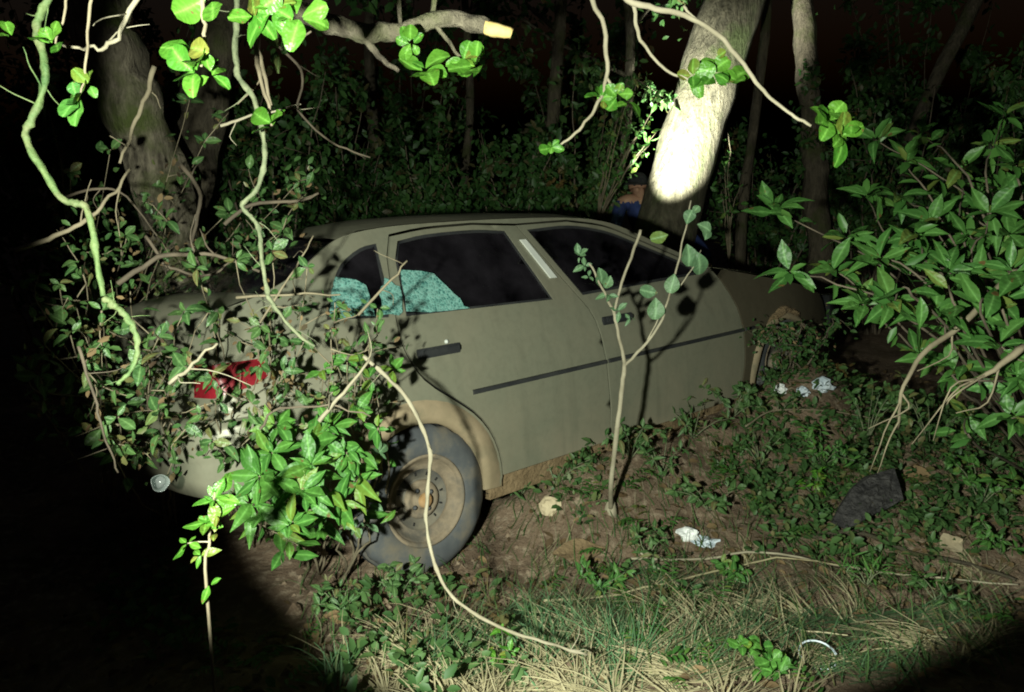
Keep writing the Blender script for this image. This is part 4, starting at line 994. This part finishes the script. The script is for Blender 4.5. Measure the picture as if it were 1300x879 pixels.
def strands(name, label, n, box, mat, L, w, flat, dirx, seed, keep=None, clump=None):
    """thin bent blades as one mass"""
    rr = R(seed); V, F = [], []
    for i in range(n):
        if clump:
            c = clump[i % len(clump)]; u, v = rr.gauss(c[0], c[2]), rr.gauss(c[1], c[3]); dx = c[4] if len(c) > 4 else dirx
        else: u, v = rr.uniform(box[0], box[2]), rr.uniform(box[1], box[3]); dx = dirx
        if v > 960 or v < 480: continue
        p = on_ground(u, v); ln = rr.uniform(*L); a = rr.gauss(dx, .4); d = Vector((math.cos(a), math.sin(a), 0)); up = rr.uniform(*flat); bend = rr.uniform(.4, 1.4); sd = d.cross(Vector((0, 0, 1))); o = len(V); ww = w * rr.uniform(.6, 1.4)
        cv = rr.uniform(-.35, .35)
        for k in range(6):
            t = k / 5; q = p + d * ln * t + sd * cv * ln * t * t; q.z = max(gz(q.x, q.y) + .004, p.z + ln * (up * t - up * bend * t * t)) + rr.uniform(0, .006)
            wk = ww * (1 - .8 * t); V += [q - sd * wk, q + sd * wk + Vector((0, 0, wk * .6))]
        for k in range(5): F.append((o + 2 * k, o + 2 * k + 1, o + 2 * k + 3, o + 2 * k + 2))
    ob = link(name, mesh(name, V, F), mat=M[mat]); tag(ob, label, None, kind='stuff'); return ob
rc = R(85); tufts = []
for cu, cv, su, sv, n in [(560, 850, 50, 25, 12), (650, 860, 60, 22, 14), (740, 840, 60, 30, 20), (810, 825, 50, 32, 22), (880, 815, 60, 30, 18), (900, 865, 80, 20, 12), (760, 890, 120, 20, 18), (600, 900, 90, 20, 10), (1000, 795, 90, 30, 9), (1130, 800, 80, 30, 7), (1180, 720, 90, 20, 5), (980, 745, 120, 20, 7)]:
    for k in range(n): tufts.append((rc.gauss(cu, su), rc.gauss(cv, sv), 9, 5, rc.uniform(-.6, 3.6)))
strands('dry_grass', 'mat of dry straw coloured grass at the bottom middle', 3200, None, 'straw', (.07, .28), .0026, (.02, .4), 1.6, 81, clump=tufts)
strands('green_grass', 'pale green grass blades lying in wisps over the straw', 1500, None, 'teal_grass', (.15, .42), .0021, (.05, .35), .4, 82,
        clump=[(560, 860, 30, 14, 1.0), (860, 850, 40, 16, .8), (940, 820, 40, 14, .5), (1060, 840, 40, 12, .2), (600, 820, 25, 10, .35), (640, 800, 30, 8, .3), (690, 800, 30, 8, .15), (690, 845, 14, 18, 1.4), (790, 860, 12, 18, 1.4), (740, 850, 14, 18, 1.0), (1010, 785, 30, 8, -.3), (1080, 800, 30, 8, -.3), (830, 745, 40, 6, .1), (900, 760, 40, 10, .2), (1160, 790, 30, 8, -.1)])
strands('sparse_grass', 'scattered thin grass blades along the car and the bank', 1800, (380, 560, 1290, 870), 'weed', (.06, .2), .0018, (.3, 1.1), 1.5, 83)
strands('grass_tuft', 'spiky grass tuft at the edge of the dark lower left', 34, None, 'teal_grass', (.09, .19), .002, (.9, 1.5), 1.6, 84, clump=[(425, 872, 8, 4), (432, 868, 6, 3)])
strands('twig_litter', 'thin dead twigs littering the soil', 420, (380, 520, 1290, 870), 'twig', (.05, .22), .0024, (.0, .08), 1.0, 86)
mats = []
for i in range(1500):                                         # feathery fronds on the slope
    x, y = r.uniform(-.9, 3.0), r.uniform(1.8, 4.9); q = Vector((x, y, 0))
    if r.random() > .10 + .9 * patch(q, 1.3, 9.0) + .35 * sstep(1.0, 1.6, x) * sstep(2.9, 3.3, y) or under_car(Vector((x, y, .2)), -.04): continue
    q.z = gz(x, y); a = r.uniform(0, 6.28); L = r.uniform(.06, .17); d = Vector((math.cos(a), math.sin(a), 0)); sd2 = Vector((-d.y, d.x, 0)); rise = r.uniform(.5, 1.1)
    for k in range(9):
        t_ = (k + 1) / 9; p_ = q + d * L * t_ + Vector((0, 0, L * (rise * t_ - .55 * t_ * t_)))
        for sg_ in (-1, 1): mats.append(leaf_M(p_, d * .5 + sd2 * sg_ + Vector((0, 0, r.uniform(-.1, .3))), Vector((0, 0, 1)) + rnd_dir(r) * .3, L * .34 * (1.1 - .75 * t_) * r.uniform(.8, 1.2), .8))
stuff_obj('ferns', mats, 'lance', 'leaf_bush', 'low feathery green fronds among the weeds')
# clods
mats = []; V, F = [], []
for i in range(1500):
    x, y = r.uniform(-1.3, 3.0), r.uniform(1.6, 4.6)
    if under_car(Vector((x, y, .2)), .3): continue
    s = r.uniform(.005, .02) * (1 + 1.4 * (r.random() > .94)); o = len(V); z = gz(x, y)
    for a in ((1, 0, 0), (-.4, .9, 0), (-.6, -.8, .1), (.1, .1, .9), (.5, .6, .5), (-.2, -.4, -.7)): V.append(Vector((x, y, z)) + Vector(a) * s * r.uniform(.7, 1.2))
    F += [(o, o + 4, o + 3), (o + 4, o + 1, o + 3), (o + 1, o + 2, o + 3), (o + 2, o, o + 3), (o, o + 5, o + 4), (o + 4, o + 5, o + 1), (o + 1, o + 5, o + 2), (o + 2, o + 5, o)]
tag(link('soil_clods', mesh('clods', V, F, False), mat=M['soil']), 'loose brown soil clods on the bare ground', kind='stuff')

# individual weeds
def weed(label, u, v, n, size, h, kind, mat, arms=5, spread=.12, name='weed_plant'):
    b = on_ground(u, v); t = thing(name, label, 'weed', b, 'weeds on the bank'); paths, ms = [], []
    for k in range(arms):
        a = r.uniform(0, 6.28); e = b + Vector((math.cos(a) * spread * r.uniform(.3, 1), math.sin(a) * spread * r.uniform(.3, 1), h * r.uniform(.5, 1)))
        p = wobble([b, b.lerp(e, .5) + Vector((0, 0, h * .15)), e], .006, r, 4); paths.append((p, .003, .0012))
        ms += along(p, n, size, r, t0=.25, off=.01, lo=.6) + rosette(e, 4, size, r, axis=Vector((0, -.5, .9)))
    stems(t, 'stems', paths, 'vine_grey'); put_leaves(t, ms, kind, mat, r); return t
for lab, u, v, n, s, h, kd, mt, ar, sp_ in [
    ('bright round-leaved weed at the bottom right of the straw', 968, 852, 3, .048, .09, 'round', 'leaf_compound', 7, .10),
    ('feathery green weed patch below the pale blue bag', 1040, 600, 6, .045, .22, 'lance', 'leaf_bush', 9, .22),
    ('feathery green weed beside the front wheel mud', 965, 590, 5, .04, .18, 'lance', 'weed', 7, .16),
    ('yellow-green weed left of the black bark piece', 1035, 640, 5, .04, .12, 'lance', 'leaf_bright', 6, .12),
    ('bushy weed at the right edge above the dry leaf', 1245, 640, 6, .05, .22, 'oval', 'leaf_bush', 8, .2),
    ('low green weed right of the dry leaf', 1270, 705, 4, .045, .10, 'lance', 'leaf_bush', 6, .12),
    ('dark leafy weed behind the white paper', 900, 655, 5, .05, .14, 'oval', 'weed', 7, .18),
    ('leafy weed at the foot of the sapling', 840, 610, 5, .05, .18, 'lance', 'weed', 7, .16),
    ('low weed below the door near the sapling', 705, 620, 5, .04, .14, 'lance', 'weed', 7, .18),
    ('tall weed in the middle of the right slope', 1100, 560, 6, .05, .32, 'oval', 'leaf_small', 7, .2),
    ('dim leafy weed under the right shrub', 1180, 575, 6, .055, .35, 'oval', 'leaf_small', 8, .25),
    ('weed clump in front of the rear tyre', 510, 755, 5, .045, .12, 'oval', 'weed', 8, .14),
    ('dark weed at the beam edge below the tyre', 430, 780, 5, .05, .11, 'lance', 'weed', 7, .12),
    ('green weed left of the pale reed', 760, 755, 5, .05, .09, 'lance', 'leaf_bush', 6, .12),
    ('broad-leaved weed between the reeds', 930, 735, 4, .055, .08, 'oval', 'leaf_bush', 5, .10),
    ('weed above the reeds left of centre', 820, 720, 5, .045, .10, 'lance', 'weed', 6, .16),
    ('grass-bladed weed on bare soil below the black bark slab', 1100, 745, 4, .08, .08, 'strap', 'leaf_bush', 6, .10),
    ('weed between the front sill and the white scraps', 990, 530, 5, .045, .2, 'lance', 'weed', 6, .18),
    ('small weed sprig in the yellow straw', 640, 845, 3, .035, .08, 'oval', 'leaf_bright', 5, .08),
    ('dark weed growing against the sill under the front door', 800, 590, 6, .055, .16, 'lance', 'weed', 8, .16),
    ('dark weed growing against the sill below the front shut line', 880, 555, 6, .05, .18, 'lance', 'weed', 8, .18),
    ('dark weed under the rear door beside the tan stone', 660, 640, 5, .045, .12, 'lance', 'weed', 7, .14),
    ('leafy weed hiding the foot of the front fender', 930, 530, 6, .05, .2, 'oval', 'weed', 8, .18),
    ('green weed at the lower right beam edge', 1190, 770, 4, .05, .09, 'lance', 'weed', 6, .12)]:
    weed(lab, u, v, n, s, h, kd, mt, ar, sp_)

# reeds and sticks on the ground
def lying(label, pts, w, mat, name='stick', cat='stick', lift=.012):
    P = []
    for u, v in pts:
        p = on_ground(u, v); p.z += lift; P.append(p)
    P = wobble(P, .008, r, 5); t = thing(name, label, cat, P[0]); stem(t, 'stalk', P, w, w * .6, mat, 7); return t
lying('long pale reed lying across the bank to the right edge', [(800, 722), (880, 716), (965, 712), (1090, 722), (1200, 735), (1292, 745)], .0055, 'twig_pale', 'reed', 'reed', .03)
lying('pale reed crossing the long one near the white paper', [(690, 780), (770, 765), (850, 748), (940, 726), (1000, 722), (1100, 722)], .005, 'straw', 'reed', 'reed', .035)
lying('short broken straw stick leaning over the weeds', [(808, 716), (835, 735), (862, 752)], .0045, 'twig_pale', 'reed', 'reed', .03)
lying('dark wet stick lying from the black bark to the right edge', [(1030, 688), (1090, 684), (1160, 702), (1230, 722), (1290, 738)], .011, 'bark_dark', 'stick', 'stick', .02)
lying('thin bent twig over the slope below the front wheel', [(945, 560), (980, 538), (1050, 535), (1110, 545)], .005, 'twig', 'stick', 'stick', .06)
lying('short twig in the straw right of the cane end', [(860, 790), (890, 812), (905, 835)], .005, 'twig', 'stick', 'stick', .03)
lying('pale grass stalk in front of the bank at right', [(925, 770), (1010, 800), (1075, 812)], .004, 'straw', 'reed', 'reed', .03)

def crumple(name, label, cat, pos, rx, ry, rz, mat, seed, sub=3, amp=.5, flat=1.0, rot=0.0):
    bm = bmesh.new(); bmesh.ops.create_icosphere(bm, subdivisions=sub, radius=1); sv = Vector((seed * 3.1, seed, 0))
    for v in bm.verts:
        c = v.co.copy(); k = 1 + amp * noise.noise(c * 1.6 + sv) + amp * .5 * noise.noise(c * 4 + sv); c = c * k
        x, y = c.x * rx, c.y * ry; v.co = Vector((x * math.cos(rot) - y * math.sin(rot), x * math.sin(rot) + y * math.cos(rot), max(c.z, -.6) * rz))
    o = link(name, bm_mesh(name, bm), loc=pos + Vector((0, 0, rz * .45)), mat=M[mat]); return tag(o, label, cat)
crumple('paper', 'crumpled white paper lying in the weeds before the sapling', 'paper', on_ground(873, 682), .045, .03, .03, 'paper', 1, amp=.7)
crumple('plastic_wrapper', 'grey-blue plastic wrapper under the white paper', 'wrapper', on_ground(893, 688), .05, .035, .02, 'bag', 2, amp=.8)
crumple('stone', 'pale tan stone lying below the rear door', 'stone', on_ground(698, 660), .045, .035, .05, 'stone', 3, amp=.35)
crumple('plastic_bag', 'pale blue crumpled plastic bag by the front wheel', 'bag', on_ground(1042, 500), .055, .045, .05, 'bag', 4, amp=.7)
crumple('paper', 'white scrap of paper beside the front tyre', 'paper', on_ground(990, 500), .035, .03, .03, 'paper', 5, amp=.5)
crumple('paper', 'tiny white scrap below the rear tyre', 'paper', on_ground(460, 790), .010, .008, .006, 'paper', 6)
crumple('plastic_bag', 'small bluish plastic scrap left of the pale blue bag', 'bag', on_ground(1018, 505), .03, .03, .03, 'bag', 7, amp=.7)
# dry leaf, black bark piece, white ring
def flat_leaf(name, label, cat, pos, L, W, mat, rot, tilt, seed):
    V, F = [], []; n, m = 9, 6
    for i in range(n):
        t = i / (n - 1); w = W * math.sin(math.pi * min(1, t * .94 + .04)) ** 1.3 * (1 + .25 * noise.noise(Vector((t * 5, seed, 2))))
        for j in range(m):
            s = j / (m - 1) * 2 - 1; z = .25 * abs(s) * w + .18 * L * (t - .5) ** 2 + .012 * noise.noise(Vector((t * 4, s * 3, seed)))
            V.append(((t - .5) * L, s * w, z + .006))
    k = len(V); V += [(x, y, z - .004) for x, y, z in V]
    for i in range(n - 1):
        for j in range(m - 1): q = (i * m + j, i * m + j + 1, (i + 1) * m + j + 1, (i + 1) * m + j); F += [q, tuple(a + k for a in q[::-1])]
    o = link(name, mesh(name, V, F), loc=pos + Vector((0, 0, .02)), mat=M[mat]); o.rotation_euler = (tilt, 0, rot); return tag(o, label, cat)
flat_leaf('dry_leaf', 'big curled tan dry leaf on the soil at right', 'leaf', on_ground(1205, 702), .15, .045, 'stone', .5, .5, 1)
def slab():
    O = [(1058, 664), (1068, 644), (1082, 622), (1100, 606), (1118, 601), (1135, 596), (1140, 615), (1144, 634), (1127, 646), (1108, 655), (1094, 664), (1076, 674)]
    g = on_ground(1090, 668); c = Vector((0, 0, 0)); f = []
    d0 = (g.y * math.cos(PITCH) - (g.z - CAM_H) * math.sin(PITCH)); P = [at(u, v, d0 - .10 + (668 - v) * .003 + .012 * noise.noise(Vector((u * .05, v * .05, 0)))) for u, v in O]
    ctr = sum(P, c) / len(P); B = [p + Vector((.004, .035, -.012)) for p in P]; n = len(P)
    V, m_ = [], 5
    for q in range(m_ + 1):                                      # rings from the rim to the middle, knobbly
        k_ = q / m_
        for p in P:
            w_ = p.lerp(ctr, k_ * .97); V.append(w_ - g + Vector((0, -.02, .012)) * k_ + Vector((0, -1, .4)) * .022 * noise.noise(w_ * 23) + (rnd_dir(r) * .006))
    for q in range(m_):
        for i in range(n): k = (i + 1) % n; f.append((q * n + i, q * n + k, (q + 1) * n + k, (q + 1) * n + i))
    f.append(tuple(m_ * n + i for i in range(n))); o_ = len(V); V += [p - g for p in B]
    for i in range(n): k = (i + 1) % n; f.append((i, o_ + i, o_ + k, k))
    f.append(tuple(o_ + i for i in range(n))[::-1])
    o = link('bark_piece', mesh('bark_piece', V, f, False), loc=g, mat=M['tarp']); tag(o, 'black angular slab of bark propped on the right slope', 'bark')
slab()
flat_leaf('dry_leaf', 'brown dry leaf behind the black bark slab', 'leaf', on_ground(1165, 610), .13, .05, 'dry_leaf', -.3, .6, 3)
flat_leaf('bark_piece', 'brown piece of bark on the soil before the sapling', 'bark', on_ground(735, 715), .22, .06, 'mud', .2, .35, 4)
c = on_ground(1038, 835); ringP = [c + Vector((.055 * math.cos(a), .05 * math.sin(a), .03 + .015 * math.sin(a))) for a in [i * 5.6 / 20 for i in range(21)]]
t = thing('plastic_ring', 'thin open pale plastic ring in the grass at bottom right', 'ring', c); stem(t, 'band', ringP, .0032, .0024, 'bag', 7, 0)
# clear cup stuck at the bumper corner
cp = at(200, 612, 2.32); V, F = [], []
for k in range(20):
    a = 2 * math.pi * k / 20
    for rr_, zz in ((.001, 0), (.030, 0), (.033, .01), (.040, .09), (.042, .092), (.038, .09), (.031, .012)): V.append((rr_ * (1 + .12 * math.sin(3 * a)) * math.cos(a), rr_ * math.sin(a), zz))
for k in range(20):
    for j in range(6): F.append((k * 7 + j, k * 7 + j + 1, ((k + 1) % 20) * 7 + j + 1, ((k + 1) % 20) * 7 + j))
o = link('plastic_cup', mesh('plastic_cup', V, F), loc=cp, mat=M['clear']); o.rotation_euler = (1.3, .3, .5); o.scale = (.62, .62, .62); tag(o, 'clear plastic cup caught in the twigs below the bumper', 'cup')

# ------------------------------------------------------------------ the person behind the lit trunk, and the torch in the hand
def person():
    hx = at(810, 238, 7.1); px0 = Vector((hx.x + .14, hx.y + .08, 0)); px0.z = gz(px0.x, px0.y)
    t = thing('person', 'person in dark cap and blue jacket half hidden behind the lit trunk', 'person', px0)
    hand = at(792, 318, 6.62) - px0
    J = {}; E_ = []
    def j(n, p, r, par=None):
        J[n] = (Vector(p), r); 
        if par: E_.append((par, n))
    head = Vector((hx.x, hx.y, hx.z)) - px0
    j('pelvis', (0, 0, .88), (.16, .12)); j('waist', (-.02, -.01, 1.02), (.15, .11), 'pelvis'); j('chest', (-.07, -.03, 1.20), (.18, .13), 'waist'); j('neckb', (-.13, -.06, 1.36), (.09, .085), 'chest')
    j('neck', head + Vector((.02, .03, -.12)), (.056, .056), 'neckb'); j('jaw', head + Vector((0, -.02, -.05)), (.066, .078), 'neck'); j('head', head + Vector((0, 0, .03)), (.076, .094), 'jaw'); j('top', head + Vector((0, .01, .085)), (.06, .07), 'head')
    j('nose', head + Vector((-.03, -.115, -.01)), (.014, .016), 'jaw')
    for s, nm in ((-1, 'l'), (1, 'r')):
        j('ear' + nm, head + Vector((s * .085, .01, 0)), (.014, .022), 'head')
        j('sh' + nm, (-.10 + s * .19, -.04, 1.32), (.075, .075), 'neckb')
        if s < 0: el = Vector((-.10 - .30, -.28, 1.08)).lerp(hand, .15); ha = hand
        else: el = at(897, 322, 7.0) - px0; ha = el + Vector((-.02, -.20, -.16))
        j('el' + nm, el, (.052, .052), 'sh' + nm); wr = el.lerp(ha, .80); j('wr' + nm, wr, (.034, .036), 'el' + nm); j('palm' + nm, ha, (.036, .024), 'wr' + nm)
        fd = (ha - wr).normalized(); sdv = fd.orthogonal().normalized()
        for q in range(4):
            b1 = ha + sdv * (.03 - .02 * q) + fd * .04; j('f%d' % q + nm, b1, (.010, .010), 'palm' + nm); j('g%d' % q + nm, b1 + fd * .015 + Vector((0, 0, -.03)), (.009, .009), 'f%d' % q + nm)
        th = ha + sdv * .045 - fd * .005; j('t' + nm, th, (.011, .011), 'palm' + nm); j('u' + nm, th + fd * .03 + Vector((0, 0, -.012)), (.009, .009), 't' + nm)
        j('hip' + nm, (s * .10, 0, .80), (.10, .10), 'pelvis'); j('kn' + nm, (s * .12, -.03, .46), (.065, .07), 'hip' + nm); j('an' + nm, (s * .13, .02, .09), (.045, .05), 'kn' + nm); j('to' + nm, (s * .15, -.13, .035), (.042, .034), 'an' + nm)
    names = list(J); me = bpy.data.meshes.new('body'); me.from_pydata([J[n][0] for n in names], [(names.index(a), names.index(b)) for a, b in E_], []); me.update()
    o = link('body', me, t); sk = o.modifiers.new('skin', 'SKIN'); sk.use_smooth_shade = True
    for i, n in enumerate(names):
        d = me.skin_vertices[0].data[i]; d.radius = J[n][1]; d.use_root = (n == 'pelvis')
    ss = o.modifiers.new('sub', 'SUBSURF'); ss.levels = 2; ss.render_levels = 2
    dg = bpy.context.evaluated_depsgraph_get(); m2 = bpy.data.meshes.new_from_object(o.evaluated_get(dg)); o.modifiers.clear(); o.data = m2; m2.name = 'body'
    m2.materials.clear()
    for k in ('blue_cloth', 'skin', 'dark_cloth'): m2.materials.append(M[k])
    nz = J['neck'][0]; pr, pl_ = J['palmr'][0], J['palml'][0]
    for f in m2.polygons:
        c = f.center; f.use_smooth = True
        f.material_index = 1 if (c.z > nz.z - .02 and (c - head).length < .22) or (c - pr).length < .10 or (c - pl_).length < .10 else 2 if c.z < .86 else 0
    for s in (-1, 1):
        bm = bmesh.new(); bmesh.ops.create_uvsphere(bm, u_segments=8, v_segments=6, radius=.013, matrix=Matrix.Translation(head + Vector((s * .032 - .015, -.088, .025)))); link('eye', bm_mesh('eye', bm, True), t, mat=M['dark_cloth'])
    bm = bmesh.new(); bmesh.ops.create_uvsphere(bm, u_segments=20, v_segments=12, radius=1)
    bmesh.ops.delete(bm, geom=[v for v in bm.verts if v.co.z < -.05], context='VERTS')
    for v in bm.verts: v.co = head + Vector((v.co.x * .098, v.co.y * .118, .035 + v.co.z * .105))
    cap = link('cap', bm_mesh('cap', bm, True), t, mat=M['dark_cloth'])
    V, F = [], []
    for k in range(9):
        a = math.radians(-70 + 140 * k / 8)
        for rr_, zz in ((.09, .045), (.165 - .02 * abs(a), .028), (.165 - .02 * abs(a), .022), (.09, .038)): V.append(head + Vector((rr_ * math.sin(a) - .02, -rr_ * math.cos(a) * 1.12, zz)))
    for k in range(8):
        for q in range(4): F.append((k * 4 + q, k * 4 + (q + 1) % 4, k * 4 + 4 + (q + 1) % 4, k * 4 + 4 + q))
    link('visor', mesh('visor', V, F), cap, mat=M['dark_cloth'])
    # torch
    hw = car_M @ Vector((2.95, 1.48, .672 + HUB)); aim = at(864, 186, 6.75); d = (aim - hw).normalized()
    hw = hw + Vector((0, 0, .07))
    tt = thing('torch', 'small black torch propped on the bonnet, pointed up at the pale trunk', 'torch', hw)
    tt.rotation_euler = d.to_track_quat('Z', 'Y').to_euler()
    V, F = [], []; prof = [(.001, -.07), (.016, -.07), (.017, -.06), (.015, -.055), (.015, .05), (.026, .075), (.028, .10), (.025, .10), (.022, .08), (.001, .078)]
    for k in range(20):
        a = 2 * math.pi * k / 20
        for rr_, zz in prof: V.append((rr_ * math.cos(a), rr_ * math.sin(a), zz))
    n = len(prof)
    for k in range(20):
        for q in range(n - 1): F.append((k * n + q, k * n + q + 1, ((k + 1) % 20) * n + q + 1, ((k + 1) % 20) * n + q))
    link('barrel', mesh('barrel', V, F), tt, mat=M['black_plastic'])
    ld = bpy.data.lights.new('torch_beam', 'SPOT'); lo = bpy.data.objects.new('torch_beam', ld); COL.objects.link(lo); lo.parent = tt
    lo.location = (0, 0, .105); lo.rotation_euler = (math.pi, 0, 0); ld.energy = 2600; ld.spot_size = math.radians(37); ld.spot_blend = 1.0; ld.shadow_soft_size = .015; ld.color = (.95, 1, .85)
person()
